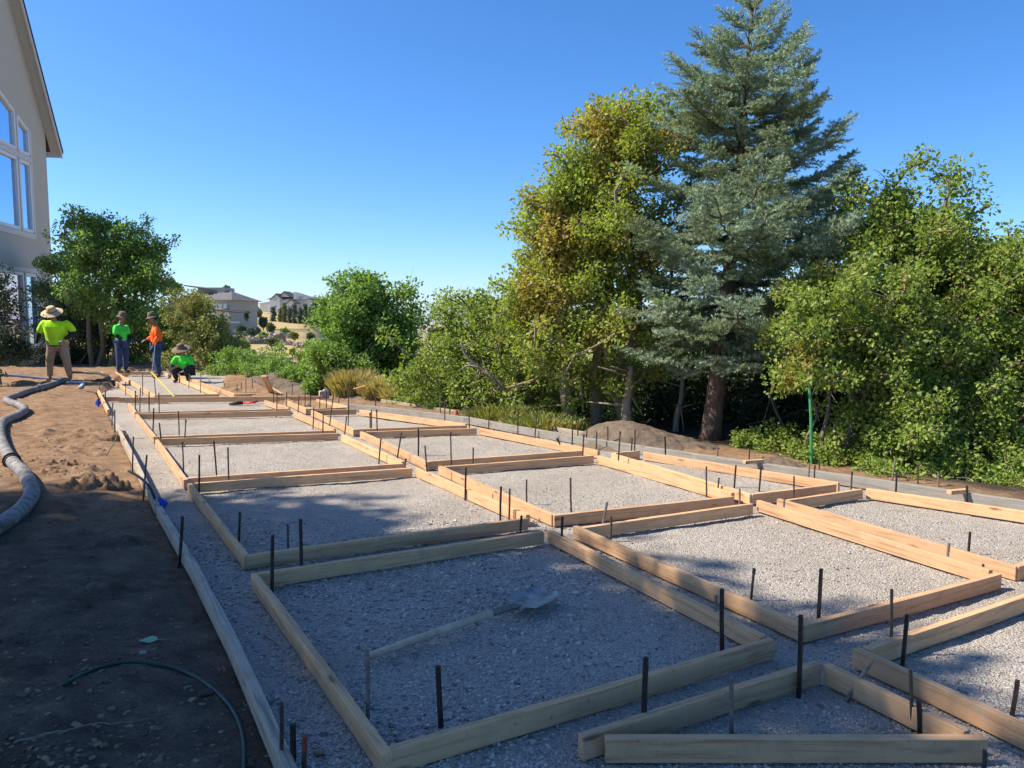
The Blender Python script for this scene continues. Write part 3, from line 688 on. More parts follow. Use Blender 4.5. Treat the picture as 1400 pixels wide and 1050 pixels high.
def flagm(name, px, py, Y, w_, h_, label):
    c = atY(px, py, Y); pole = [np.array([0, .01, -c[2]-.05]), np.array([0, .01, h_*.45])]
    e = empty(name, (c[0], c[1], 0), label, 'flag')
    V = np.array([(-w_*.5, .012, -.01), (.004, -.004, -h_*.5), (w_*.5, .012, .012), (-.006, -.006, h_*.5)]); V = np.concatenate([V, V+[0, .0015, 0]])
    mb = MB(); mb.add(V, [(0, 1, 3), (1, 2, 3), (5, 4, 7), (6, 5, 7)])
    o = mb.build('cloth', M['blue_tape'], e); o.location = (0, 0, c[2])
    mb = MB(); mb.tube([(0, .01, -.05), (0.0, .01, c[2]+h_*.3)], .0025, 6); mb.build('wire', M['steel'], e)
flagm('marking_flag', 220, 690, at(216, 700)[1], .115, .14, 'bright blue marking flag on the left edge board beside the black pipe')
flagm('marking_flag', 134, 551, at(134, 558)[1], .12, .15, 'small blue flag at the far left end of the edge boards')
# red tools on the far gravel
M['red'] = flat('red_plastic', (.55, .06, .04), .45); M['skinwood'] = M['pine']
p = at(213, 551.5); e = empty('float_trowel', p, 'red handled wooden float lying left on the far gravel', 'trowel')
mb = MB(); mb.box((-.15, 0, .02), (.75, .09, .018), .1); mb.build('blade', M['pine'], e, bevel=.003)
mb = MB(); mb.tube([(.0, 0, .03), (.02, 0, .075), (.18, .0, .085), (.2, 0, .03)], .022, 8); mb.build('handle', M['red'], e, smooth=True)
p = at(332, 553); e = empty('bolt_cutter', p, 'dark cutter with red grips lying on the gravel of the far frame', 'tool')
mb = MB(); mb.tube([(-.22, -.1, .02), (-.08, -.03, .03), (.0, 0, .03)], [.02, .035, .03], 8); mb.build('jaw', M['black_steel'], e, smooth=True)
for s_ in (-1, 1):
    mb = MB(); mb.tube([(0, 0, .03), (.12, s_*.05, .035), (.26, s_*.08, .05)], .018, 8); mb.build('grip', M['red'], e, smooth=True)
p = at(624, 574); mb = MB(); mb.lathe([(.0, .16), (.02, .155), (.06, .02), (.06, 0), (0, 0)], 10, sx=1, sy=.9); M['orange'] = flat('faded_orange', (.4, .1, .06), .7)
mb.box((0, 0, .005), (.17, .17, .01)); tag(mb.build('marker_cone', M['orange'], None, smooth=False, loc=tuple(p)), 'small faded red cone on the soil strip beyond the curved edge board', 'cone')
# fallen leaf, pebble, twig in the foreground
p = at(203, 884); c0 = np.array([p[0], p[1], gz(p[0], p[1])+.012])
V = []; nl = 14
for j in range(nl):
    a_ = j*2*math.pi/nl; r_ = .036*(1+.25*math.cos(3*a_)+.12*math.sin(5*a_+1)); V.append((r_*math.cos(a_), r_*math.sin(a_), .008*math.sin(2*a_)+.006))
V.append((0, 0, .0)); V = np.array(V); M['mint'] = flat('pale_leaf', (.22, .36, .2), .6)
mb = MB(); mb.add(np.concatenate([V, V-[0, 0, .001]]), [(j, (j+1) % nl, nl) for j in range(nl)]+[((j+1) % nl+nl+1, j+nl+1, nl+nl+1) for j in range(nl)])
mb.tube([(.03, 0, .004), (.06, .012, .0), (.075, .02, -.004)], .0016, 5)
tag(mb.build('fallen_leaf', M['mint'], None, loc=tuple(c0)), 'pale green fallen leaf on the dark soil above the garden hose', 'leaf')
def twig(px, rad, label, name='fallen_twig'):
    P = smooth_path([at(x, y, .015) for x, y in px], 6); P[:, 2] = [gz(q[0], q[1])+.012 for q in P]; c = P.mean(0)
    mb = MB(); mb.tube(P-c, np.linspace(rad*.7, rad*.25, len(P)), 6); tag(mb.build(name, M['bark_pale'], None, loc=tuple(c)), label, 'twig')
twig([(20, 1040), (80, 1024), (110, 1012), (160, 1003), (205, 992)], .006, 'long thin dry twig on the soil at the bottom left')
twig([(360, 862), (372, 870), (383, 880)], .006, 'short twig on the gravel left of the shovel frame')
twig([(150, 716), (162, 712), (174, 710)], .005, 'short twig on the shaded soil left of the blue flag')
for (px, py, r_, lb) in ((196, 903, .018, 'small pale pebble just below the fallen leaf'), (436, 1027, .02, 'dark pebble on the gravel at the bottom between the stakes')):
    p = at(px, py); bm = bmesh.new(); bmesh.ops.create_icosphere(bm, subdivisions=2, radius=r_)
    for v in bm.verts: v.co = Vector((v.co.x*random.uniform(.9, 1.2), v.co.y*random.uniform(.8, 1), v.co.z*.6))
    me = bpy.data.meshes.new('pebble'); bm.to_mesh(me); bm.free(); me.materials.append(M['stone'] if r_ < .019 else M['clod'])
    o = bpy.data.objects.new('pebble', me); o.location = (p[0], p[1], gz(p[0], p[1])+r_*.4); link(o); tag(o, lb, 'pebble')

# ================================================================== DIRT PILES
def mound(cx, cy, rx, ry, h, rz, label, seed, skew=0, mat='pile'):
    n = 90; g = np.linspace(-1.15, 1.15, n); A, B = np.meshgrid(g, g)
    rr_ = np.sqrt((A-skew*(1-np.clip(A*A+B*B, 0, 1))*.5)**2+B**2)
    rr_ = rr_*(1+.35*fbm(A*1.3+seed, B*1.3))
    Zm = h*np.clip(1-rr_**1.7, -.35, 1)**1.0
    X_, Y_ = A*rx, B*ry
    Zm = Zm+fbm(X_*2.5+seed, Y_*2.5)*.14*h**.5+fbm(X_*9+seed, Y_*9)*.035+fbm(X_*30, Y_*30, 2)*.014
    c, s = math.cos(rz), math.sin(rz); V = np.stack([X_*c-Y_*s, X_*s+Y_*c, Zm-.03], -1).reshape(-1, 3)
    i2 = np.arange(n*n).reshape(n, n); q = np.stack([i2[:-1, :-1], i2[:-1, 1:], i2[1:, 1:], i2[1:, :-1]], -1).reshape(-1, 4)
    keep = (V[q].max(1)[:, 2] > -.22*h-.05); o = fast('dirt_mound', V, q[keep], M[mat], smooth=True, loc=(cx, cy, -.05))
    return tag(o, label, 'dirt mound', 'heaps of dark soil beyond the forms')
def aty(px, Y): return (px-700)/FPX*Y*1.0
m0 = at(905, 622)
mound(m0[0]-.12, 9.7, .95, .75, .36, -.3, 'large brown dirt mound in front of the tree trunks', 3, -.5)
mound(at(1070, 645)[0], 8.2, .55, .35, .17, -.2, 'low brown dirt mound right of the spruce trunk', 5)
mound(at(345, 535)[0], 18.9, 1.35, .9, .33, .1, 'dark dirt mound with a plank leaning on it, left of the dry grass', 8, -.2)
mound(at(430, 540)[0], 17.2, 1.3, .8, .28, -.3, 'dark dirt mound in front of the dry grass clumps', 11)
mound(at(520, 552)[0], 15.2, 1.7, .6, .17, -.45, 'long low soil ridge inside the outer edge board', 14)
mound(at(28, 530)[0], 17.6, .8, .7, .22, 0, 'small reddish soil heap beside the house shrubs at the left', 17, mat='yard')
for q_, (px, py, sx_, sy_, h_) in enumerate(((95, 655, .45, .3, .06), (115, 600, .6, .35, .05), (70, 640, .3, .2, .05), (128, 670, .35, .25, .07))):
    p = at(px, py)
    # lumps of the yard soil beside the left edge board
    n = 40; g = np.linspace(-1, 1, n); A, B = np.meshgrid(g, g); rad_ = np.sqrt(A*A+B*B)
    Z_ = h_*(np.clip(1-rad_**2, -.3, 1))+np.clip(fbm(A*5+q_*3, B*5), 0, 1)*.22*h_/.06+fbm(A*14, B*14+q_)*.02
    i2 = np.arange(n*n).reshape(n, n); qq = np.stack([i2[:-1, :-1], i2[:-1, 1:], i2[1:, 1:], i2[1:, :-1]], -1).reshape(-1, 4)
    Z_ = np.where(rad_ > .95, -.1, Z_)
    o = fast('soil_lump', np.stack([A*sx_, B*sy_, Z_], -1).reshape(-1, 3), qq, M['yard'], smooth=True, loc=(p[0], p[1], .02))
    tag(o, ['crumbly soil lump on the sunlit dirt beside the stakes', 'low soil lump farther back on the sunlit dirt', 'small soil lump nearest the pump hose', 'rough soil lump against the left edge board'][q_], 'soil heap')

# ================================================================== TREES AND SHRUBS
def leaves(name, centers, radii, counts, size, mat, parent, out_c=None, droop=.2, flatten=.8, aspect=.62, up=.5, loc=None):
    cs = np.repeat(centers, counts, 0); rs = np.repeat(radii, counts); n = len(cs)
    d = RS.normal(size=(n, 3)); d /= np.linalg.norm(d, axis=1)[:, None]
    r = RS.rand(n)**.45
    P = cs+d*(r*rs)[:, None]*[1, 1, flatten]
    ax = d*.9+RS.normal(size=(n, 3))*.7; ax[:, 2] -= droop; ax /= np.linalg.norm(ax, axis=1)[:, None]
    nr = RS.normal(size=(n, 3))*.75+d*.35; nr[:, 2] += up
    nr -= ax*np.sum(nr*ax, 1)[:, None]; nr /= np.linalg.norm(nr, axis=1)[:, None]+1e-9
    sd_ = np.cross(nr, ax); sz = size*RS.uniform(.45, 1.45, n)
    L = ax*sz[:, None]; W = sd_*(sz*aspect*.5)[:, None]; Fd = nr*(sz*.12)[:, None]
    V = np.stack([P, P+L*.32-W+Fd, P+L*.72-W*.85+Fd, P+L, P+L*.72+W*.85+Fd, P+L*.32+W+Fd], 1).reshape(-1, 3)
    b = np.arange(n)[:, None]*6
    F = np.concatenate([b+[0, 3, 2, 1], b+[0, 5, 4, 3]])
    return fast(name, V, F, mat, parent, loc=loc)
def skeleton(stems, clumps, mb, r0, twig=.008, bend=.12, k=6):
    """stems: list of polylines; every clump is joined to the nearest lower wood"""
    nodes = []; par = []; cnt = []
    for st in stems:
        st = smooth_path(st, 5); p = -1
        for q in st: nodes.append(q); par.append(p); cnt.append(0); p = len(nodes)-1
    N = [np.array(q) for q in nodes]
    order = np.argsort(np.min(np.linalg.norm(clumps[:, None]-np.array(N)[None], axis=2), axis=1))
    paths = []
    for ci in order:
        c = clumps[ci]; A = np.array(N); dv = c-A; dist = np.linalg.norm(dv, axis=1)
        cost = dist+np.clip(A[:, 2]-c[2]+.15*dist, 0, 9)*1.6
        j = int(np.argmin(cost)); a = A[j]; L = dist[j]
        m = max(1, int(L/.22)); off = RS.normal(size=3)*bend*L; prev = j
        for s in range(1, m+1):
            t = s/m; q = a+(c-a)*t+off*math.sin(math.pi*t)+np.array([0, 0, -.08*L*math.sin(math.pi*t)])
            N.append(q); par.append(prev); prev = len(N)-1
    n = len(N); A = np.array(N); w_ = np.zeros(n); kids = defaultdict(list)
    for i, p in enumerate(par):
        if p >= 0: kids[p].append(i)
    for i in range(n-1, -1, -1):
        if not kids[i]: w_[i] += 1
        if par[i] >= 0: w_[par[i]] += w_[i]
    rad = twig+(r0-twig)*(w_/w_.max())**.55
    # emit chains
    seen = set()
    for i in range(n):
        for c_ in ([i] if par[i] < 0 else []): pass
    for i in range(n):
        if i in seen: continue
        ch = [i]; j = i
        while kids[j]:
            j = max(kids[j], key=lambda q: w_[q]); ch.append(j)
        pass
    heads = [i for i in range(n) if par[i] < 0]
    stack = [(h, None) for h in heads]
    while stack:
        h, fr = stack.pop(); ch = [h] if fr is None else [fr, h]; j = h
        while kids[j]:
            best = max(kids[j], key=lambda q: w_[q])
            for q in kids[j]:
                if q != best: stack.append((q, j))
            ch.append(best); j = best
        pts = A[ch]; rs = rad[ch].copy()
        if fr is not None: rs[0] = min(rs[0], rs[1]*1.15)
        if len(pts) > 1: mb.tube(pts, rs, k if rs[0] > .03 else 4, cap=False)
def env_points(envs, Y, n, dz=None, seed=0, shell=.55, per=4, spread=None):
    """clump centres inside ellipses given in photograph pixels (cx, cy, rx, ry[, depth metres]) at distance Y; clumps come in boughs"""
    area = np.array([e[2]*e[3] for e in envs], float); sc = Y/FPX; m = max(6, n//per)
    pk = RS.choice(len(envs), m, p=area/area.sum()); out = []
    for i in pk:
        cx, cy, rx, ry = envs[i][:4]; dp = envs[i][4] if len(envs[i]) > 4 else max(rx, ry)*sc*.8
        d = RS.normal(size=3); d /= np.linalg.norm(d); q_ = RS.rand()
        r = RS.uniform(.95, 1.12) if q_ < .22 else ((shell+(1-shell)*RS.rand()) if q_ < .75 else RS.rand()**.4)
        c = atY(cx, cy, Y)+np.array([d[0]*rx*sc, d[1]*dp, d[2]*ry*sc])*r
        sg = min(.021*Y, .5*math.sqrt(rx*ry)*sc)*RS.uniform(.6, 1.3)
        for _ in range(per): out.append(c+RS.normal(size=3)*sg*[1, 1, .6]+d*sg*.4)
        if q_ < .3:   # a sprig poking out
            for t in (1.0, 1.7): out.append(c+(d*[1, 1, .5]+[0, 0, .6])*sg*t)
    return np.array(out)
def tree(name, label, cat, base, stems, envs, Y, nclump, nleaf, leaf, mat, crad, r0, bark_='bark', group=None, flatten=.85, zmin=.1, parts=True, up=.5, twigs=True, extra=None, droop=.2, shell=.55, aspect=.62):
    global RS
    RS = np.random.RandomState(sum(ord(c_)*(i_+3) for i_, c_ in enumerate(label)) % 99991)
    base = np.array(base, float)
    cl = env_points(envs, Y, int(nclump*1.25), shell=shell) if envs else np.zeros((0, 3))
    if extra is not None: cl = np.concatenate([cl, extra])
    cl[:, 2] = np.maximum(cl[:, 2], base[2]+zmin)
    e = empty(name, base, label, cat, group)
    mb = MB(); skeleton([np.array(s, float) for s in stems], cl, mb, r0)
    # bare twiglets in every clump
    if twigs:
        for c in cl[::2]:
            for _ in range(2):
                d = RS.normal(size=3)*crad*.7; mb.tube([c, c+d*.5+[0, 0, .02], c+d], [.005, .004, .002], 3, cap=False)
    V = np.concatenate(mb.V)-base; mb.V = [V]
    fast('trunk', V, [np.array(f) for kk, f in mb.F.items() if f], M[bark_], e, smooth=True)
    cr = crad*.85*RS.uniform(.5, 1.35, len(cl)); cn = np.maximum(4, (nleaf*1.35/len(cl)*(cr/crad)**1.5)).astype(int)
    leaves('crown', cl-base, cr, cn, leaf*.8, M[mat], e, flatten=flatten, up=up, droop=droop, aspect=aspect)
    return e
def stem(px0, px1, Y, z0=None, wob=.08, mid=3, Y1=None):
    a = atY(*px0, Y) if not isinstance(px0, np.ndarray) else px0; b = atY(*px1, Y1 or Y)
    if z0 is not None: a[2] = z0
    P = [a+(b-a)*t+RS.normal(size=3)*wob*(0 if t in (0,) else 1)*[1, 1, .2] for t in np.linspace(0, 1, mid+2)]
    return P
def zt(x, y):
    if YX0+1 < x < YX1-1 and y < YY1-1: return gz(x, y)
    return float(hterrain(np.array(x), np.array(y)))
GB = 'trees and brush along the edge of the yard'

# --- the tall autumn maple
Y = 11.6; b = atY(857, 600, Y); b[2] = -.15
tree('maple_tree', 'tall maple turning orange and yellow, left of the blue spruce', 'tree', b,
     [stem(b, (862, 190), Y, wob=.12, mid=4), stem(atY(815, 580, Y+.3), (800, 260), Y+.3, wob=.12, mid=3), stem(atY(780, 590, Y+.2), (735, 330), Y, wob=.1)],
     [(852, 152, 36, 24), (885, 190, 36, 40), (820, 190, 32, 26), (860, 245, 60, 50), (800, 240, 36, 30), (765, 275, 26, 24), (840, 320, 85, 50), (755, 330, 34, 32), (810, 400, 80, 50), (745, 400, 38, 42), (840, 475, 80, 50), (770, 480, 60, 42), (720, 460, 26, 30), (800, 300, 55, 60), (840, 205, 52, 50), (780, 370, 55, 50)], Y,
     760, 80000, .065, 'leaf_maple', .24, .115, 'bark_pale', group=GB, shell=.5)
# --- greener oak crown reaching out left of the maple
Y = 12.4; b = atY(725, 580, Y); b[2] = -.3
tree('oak_tree', 'thin small leaved oak poking up left of the orange maple', 'tree', b, [stem(b, (700, 420), Y)],
     [(700, 410, 28, 28), (680, 440, 35, 32), (725, 470, 45, 45), (735, 400, 30, 25), (700, 500, 60, 40), (740, 545, 55, 30)], Y, 110, 9000, .065, 'leaf_oak', .2, .06, group=GB, shell=.3)
# --- brush left of centre with a bare leaning limb
Y = 13.5; b = atY(640, 580, Y); b[2] = -.3
tree('scrub_oak', 'loose olive green scrub oak in the middle, behind the bare leaning limb', 'shrub', b,
     [stem(b, (630, 460), Y), stem(atY(690, 575, Y), (680, 470), Y), stem(atY(590, 575, Y), (600, 480), Y)],
     [(625, 455, 25, 28), (655, 470, 40, 30), (610, 490, 45, 35), (690, 490, 45, 35), (595, 530, 40, 35), (650, 530, 60, 40), (710, 530, 50, 40), (665, 438, 8, 22), (590, 560, 30, 14), (640, 565, 60, 12)], Y, 230, 26000, .068, 'leaf_oak', .22, .05, 'bark_pale', group=GB, shell=.3)
Y = 12.2; mb = MB()
P0 = atY(720, 585, Y); P0[2] = -.1
Pm = smooth_path([P0, atY(712, 562, Y), atY(700, 540, Y), atY(683, 524, Y), atY(664, 510, Y), atY(648, 497, Y), atY(636, 484, Y), atY(630, 468, Y)], 5)
mb.tube(Pm-P0, np.linspace(.075, .012, len(Pm)), 8)
for q in ([(700, 541), (690, 532), (675, 531)], [(672, 516), (664, 503), (660, 492)], [(655, 503), (640, 500), (625, 508)], [(690, 530), (672, 512), (655, 512)]):
    P = smooth_path([atY(*z_, Y-.1) for z_ in q], 5); mb.tube(P-P0, np.linspace(.028, .006, len(P)), 6)
for _ in range(30):
    t = RS.randint(8, len(Pm)-1); d = RS.normal(size=3)*[.22, .22, .2]; mb.tube([Pm[t]-P0, Pm[t]-P0+d*.5+[0, 0, .03], Pm[t]-P0+d], [.009, .006, .003], 4)
tag(mb.build('bare_limb', M['bark_pale'], None, smooth=True, loc=tuple(P0)), 'pale bare limb leaning left out of the scrub oak', 'dead branch')
# --- green round tree, left of centre
Y = 17.5; b = atY(505, 545, Y); b[2] = -.2
tree('maple_tree', 'dense round green tree rising beyond the dry grass', 'tree', b,
     [stem(b, (495, 430), Y, wob=.15), stem(atY(540, 545, Y), (545, 440), Y, wob=.1)],
     [(490, 408, 24, 20), (472, 432, 22, 22), (510, 435, 35, 32), (545, 432, 16, 20), (545, 465, 24, 36), (475, 470, 28, 28), (510, 495, 50, 32), (470, 505, 28, 24), (552, 495, 16, 24)], Y,
     420, 46000, .09, 'leaf_green', .28, .13, group=GB, shell=.55)
Y = 16.3; b = atY(452, 545, Y); b[2] = -.1
tree('shrub', 'bright yellow green shrub in front of the round tree, left part', 'shrub', b, [stem(b, (452, 500), Y, mid=1)],
     [(452, 485, 14, 14), (448, 508, 16, 20), (472, 505, 20, 18), (432, 524, 16, 8)], Y, 70, 7500, .07, 'leaf_bright', .2, .03, group=GB)
# low brush band from the crouching worker to the dry grass
for (cx, top, rx, Y, mt, lb) in ((345, 496, 30, 21, 'leaf_bright', 'low sunlit brush directly behind the far dirt mound, left end'), (375, 500, 30, 20, 'leaf_green', 'green brush above the leaning plank'), (405, 508, 28, 19, 'leaf_green', 'darker green brush at the right end of the far mound'), (575, 545, 30, 14.6, 'leaf_oak', 'low olive brush right of the dry grass'), (320, 496, 20, 22, 'leaf_bright', 'bright brush right of the small yellow tree')):
    b = atY(cx, 530, Y); b[2] = -.1; bot = 435+1.55/Y*1040
    tree('brush', lb, 'shrub', b, [stem(b, (cx, (top+bot)/2), Y, mid=1, wob=.04)], [(cx, (top+bot)/2, rx, (bot-top)/2, .7), (cx+8, top+12, rx*.6, 12, .5), (cx, bot-10, rx*1.3, 12, .6)], Y, 70, 6500, .075, mt, .2, .025, group=GB)
# --- dry grass clumps
def grass_clump(px, py, Y, w_, h_, label, n=1500, mat='leaf_straw'):
    c = atY(px, py, Y); c[2] = -.05; a = RS.rand(n)*6.28; r = RS.rand(n)**.5*w_/2
    P = np.stack([np.cos(a)*r, np.sin(a)*r*.6, 0*a], -1); hh = h_*RS.uniform(.5, 1.1, n)*(1-.35*(r/(w_/2))**2)
    ln = np.stack([np.cos(a), np.sin(a), 0*a], -1)*(hh*RS.uniform(.05, .5, n))[:, None]+RS.normal(size=(n, 3))*[.06, .06, 0]
    wv = RS.normal(size=(n, 3))*[1, 1, 0]; wv /= np.linalg.norm(wv, axis=1)[:, None]; wd = .006
    mid = P+ln*.35+np.stack([0*a, 0*a, hh*.6], -1); top = P+ln+np.stack([0*a, 0*a, hh], -1)
    V = np.stack([P-wv*wd, P+wv*wd, mid+wv*wd, mid-wv*wd, top+wv*wd*.8+[0, 0, -.02], top-wv*wd*.8], 1).reshape(-1, 3); b_ = np.arange(n)[:, None]*6
    return tag(fast('grass_clump', V, np.concatenate([b_+[0, 1, 2, 3], b_+[3, 2, 4, 5]]), M[mat], loc=tuple(c)), label, 'grass clump', 'dry grass clumps beyond the forms')
grass_clump(483, 535, 15.6, .8, .62, 'tall straw yellow grass clump below the round green tree', 2600)
grass_clump(522, 540, 15.0, .7, .5, 'second straw grass clump, right of the larger one', 2200)
grass_clump(548, 545, 14.6, .7, .42, 'short dry grass clump at the start of the pale outer board', 1100)
grass_clump(690, 570, 11.8, 1.2, .32, 'yellow green grass at the foot of the bare leaning limb', 1500, 'leaf_yellow')
grass_clump(745, 578, 11.0, 1.2, .28, 'yellowing grass under the orange maple', 1300, 'leaf_yellow')
# --- small yellow green tree behind the crouching worker
Y = 23.0; b = atY(280, 515, Y); b[2] = -.1
tree('small_tree', 'small yellow green tree behind the crouching worker', 'tree', b, [stem(b, (278, 440), Y), stem(atY(290, 515, Y), (295, 460), Y)],
     [(268, 425, 18, 20), (290, 430, 16, 18), (275, 455, 32, 25), (295, 475, 28, 28), (262, 485, 24, 25)], Y, 130, 12000, .085, 'leaf_yellow', .24, .07, group=GB)
# --- broadleaf tree by the house, with clear stems
Y = 24.5; b = atY(132, 505, Y); b[2] = -.1
tree('poplar_tree', 'tall green tree between the house and the workers with two slim trunks', 'tree', b,
     [stem(b, (150, 330), Y, wob=.1, mid=4), stem(atY(150, 505, Y), (172, 350), Y, wob=.08), stem(atY(127, 505, Y), (118, 340), Y, wob=.06)],
     [(122, 308, 20, 18), (125, 335, 24, 20), (168, 335, 22, 20), (188, 362, 22, 22), (150, 370, 36, 28), (193, 400, 20, 22), (140, 405, 34, 24), (178, 430, 28, 16), (110, 365, 8, 12)], Y,
     300, 32000, .1, 'leaf_green', .32, .11, group=GB, shell=.5)
Y = 25.5; b = atY(98, 505, Y); b[2] = -.1
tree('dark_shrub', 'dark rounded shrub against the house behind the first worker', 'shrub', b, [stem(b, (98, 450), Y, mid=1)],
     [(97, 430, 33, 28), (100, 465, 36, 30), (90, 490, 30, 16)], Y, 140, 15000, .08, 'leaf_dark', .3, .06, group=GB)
Y = 28; b = atY(92, 500, Y); b[2] = -.1
tree('tree', 'yellow green tree peeking out between the house corner and the tall green tree', 'tree', b, [stem(b, (92, 400), Y, mid=2)],
     [(95, 370, 24, 22), (90, 400, 24, 25)], Y, 80, 8000, .1, 'leaf_bright', .3, .08, group=GB)
for cx, Y, mt, lb in ((150, 27.5, 'leaf_bright', 'sunlit brush seen between the two slim trunks'), (205, 28, 'leaf_bright', 'sunlit brush behind the orange shirted worker'), (235, 27, 'leaf_green', 'green brush between the orange shirted worker and the yellow tree'), (110, 29, 'leaf_yellow', 'yellowish brush behind the first worker')):
    b = atY(cx, 500, Y); b[2] = -.2
    tree('brush', lb, 'shrub', b, [stem(b, (cx, 460), Y, mid=1)], [(cx, 470, 32, 30, 1.0), (cx, 440, 22, 18, .8)], Y, 75, 7500, .1, mt, .3, .04, group=GB)
# shrub by the house window
Y = 17.5; b = atY(2, 520, Y); b[2] = 0
tree('flowering_shrub', 'dark leafy shrub in front of the house window at the left edge', 'shrub', b, [stem(b, (2, 450), Y, mid=1), stem(atY(-10, 520, Y), (-8, 400), Y, mid=1)],
     [(-6, 440, 18, 28, .4), (6, 478, 16, 14, .4), (-10, 395, 16, 22, .4), (-20, 480, 26, 22, .5)], Y, 90, 8500, .07, 'leaf_dark', .2, .04, group=GB)

# --- the blue spruce
Y = 10.6; sb = atY(970, 622, Y); sb[2] = -.15; stp = atY(1032, -45, Y+.2)
sp = empty('spruce_tree', sb, 'big blue green spruce towering over the dirt mound', 'tree', GB)
mb = MB(); ax = np.array([sb+(stp-sb)*u_+np.array([.05*math.sin(3*u_), 0, 0]) for u_ in np.linspace(0, 1, 26)])
rt = np.interp(np.linspace(0, 1, len(ax)), [0, .05, .3, 1], [.17, .135, .10, .012]); mb.tube(ax-sb, rt, 12)
def axp(t): i = t*(len(ax)-1); j = min(int(i), len(ax)-2); return ax[j]+(ax[j+1]-ax[j])*(i-j)
SH = []      # shoots: start, dir, len
H = (stp-sb)[2]
def add_shoots(p, d, L, droop=0):
    m = max(1, int(round(L/.11))); q = p.copy()
    for _ in range(m):
        d2 = d+RS.normal(size=3)*.12; d2 /= np.linalg.norm(d2); l = L/m; SH.append((q.copy(), d2, l*1.1)); q = q+d2*l
RS = np.random.RandomState(41); nb = 108
for i in range(nb):
    wh = i//6; t = min(.995, .215+.775*((wh+RS.uniform(-.13, .13))/18)**.9 if wh else .215+RS.uniform(0, .02)); az = (i % 6)*1.047+wh*.6+RS.uniform(-.25, .25); p = axp(t); f = 1-t
    # reach by height, fuller on the sunny left, measured off the photograph
    reach = np.interp(t, [.15, .25, .35, .5, .6, .7, .78, .85, .92, 1], [1.0, 1.35, 1.5, 1.35, 1.22, 1.02, .8, .52, .3, .08])*RS.choice([.6, .82, .98, 1.06, 1.16])
    ca = math.cos(az); 
    if t < .3 and ca > .2: reach *= .8
    if t < .24: reach *= .8
    rise = np.interp(t, [.15, .3, .5, .75, .9, 1], [-.08, -.02, .06, .3, .8, 1.3])
    d = np.array([math.cos(az), math.sin(az), rise]); d /= np.linalg.norm(d)
    m = max(3, int(reach/.11)); pts = [p]; 
    for s in range(1, m+1):
        u_ = s/m; q = p+d*reach*u_+np.array([0, 0, (.16*u_**2.6-.10*math.sin(math.pi*u_))*reach*(.4+f)])+RS.normal(size=3)*.012; pts.append(q)
    pts = np.array(pts); mb.tube(pts-sb, np.linspace(.024*(.35+f), .004, len(pts)), 5, cap=False)
    T_ = np.gradient(pts, axis=0); T_ /= np.linalg.norm(T_, axis=1)[:, None]
    for s in np.arange(.14, 1.0, .062/max(reach, .3)):
        x_ = s*(len(pts)-1); j = min(int(x_), len(pts)-2); q = pts[j]+(pts[j+1]-pts[j])*(x_-j); tt_ = T_[j]
        for sg in (-1, 1):
            side = np.cross(tt_, [0, 0, 1]); side /= np.linalg.norm(side)+1e-9
            dd = side*sg*.8+tt_*.75+np.array([0, 0, RS.uniform(-.22, .16)]); dd /= np.linalg.norm(dd)
            L = reach*.36*math.sin(math.pi*min(.97, s*.72+.22))**.8*RS.uniform(.55, 1.1)+.04
            if t > .9: L *= .7
            add_shoots(q, dd, L)
            if L > .2:
                for ss in (.35, .65):
                    for g2 in (-1, 1):
                        s3 = np.cross(dd, [0, 0, 1]); d3 = s3*g2*.8+dd*.7+[0, 0, RS.uniform(-.3, .15)]; d3 /= np.linalg.norm(d3); add_shoots(q+dd*L*ss, d3, L*.4)
    add_shoots(pts[-2], T_[-1], .14)
add_shoots(axp(.9), np.array([0, 0, 1.]), .5)
for (t_, az, rc, up_) in [q_+(-.05,) for q_ in ((.19, -1.5, 1.0), (.2, -1.9, .85), (.21, -1.1, .8), (.17, 2.6, .7), (.24, .1, 1.3), (.22, -.5, .9), (.2, 3.6, 1.2), (.22, 3.2, 1.45), (.26, 3.9, 1.35), (.3, 3.5, 1.6))]+[(.68, 3.0, 1.15, .5), (.71, 3.3, 1.1, .6), (.65, 3.6, 1.1, .45), (.74, 2.9, .95, .6), (.62, 3.1, 1.25, .4)]:
    p = axp(t_); d = np.array([math.cos(az), math.sin(az), up_]); m = 8
    pts = np.array([p+d*rc*u_+[0, 0, -.1*math.sin(math.pi*u_)] for u_ in np.linspace(0, 1, m)]); mb.tube(pts-sb, np.linspace(.022, .005, m), 5, cap=False)
    for s_ in np.arange(.25, 1, .06):
        x_ = s_*(m-1); j = min(int(x_), m-2); q = pts[j]+(pts[j+1]-pts[j])*(x_-j)
        for sg in (-1, 1):
            side = np.array([-d[1], d[0], 0])*sg; dd = side*.8+d*.7+[0, 0, RS.uniform(-.3, .1)]; dd /= np.linalg.norm(dd); add_shoots(q, dd, rc*.36*math.sin(math.pi*min(.97, s_*.72+.22))+.05)
    add_shoots(pts[-2], d, .15)
fast('trunk', np.concatenate(mb.V), [np.array(f) for kk, f in mb.F.items() if f], M['bark_spruce'], sp, smooth=True)
SP = np.array([s[0] for s in SH]); SD = np.array([s[1] for s in SH]); SLn = np.array([s[2] for s in SH]); ns = len(SH)
nn_ = 34; P = np.repeat(SP, nn_, 0); D = np.repeat(SD, nn_, 0); Ls = np.repeat(SLn, nn_)
tt = np.tile(np.arange(nn_)/nn_, ns); rd = RS.normal(size=P.shape); rd -= D*np.sum(rd*D, 1)[:, None]; rd /= np.linalg.norm(rd, axis=1)[:, None]+1e-9
root = P+D*(tt*Ls)[:, None]; nd = rd*.95+D*.55+[0, 0, .12]; nd /= np.linalg.norm(nd, axis=1)[:, None]; nl = RS.uniform(.028, .044, len(P))
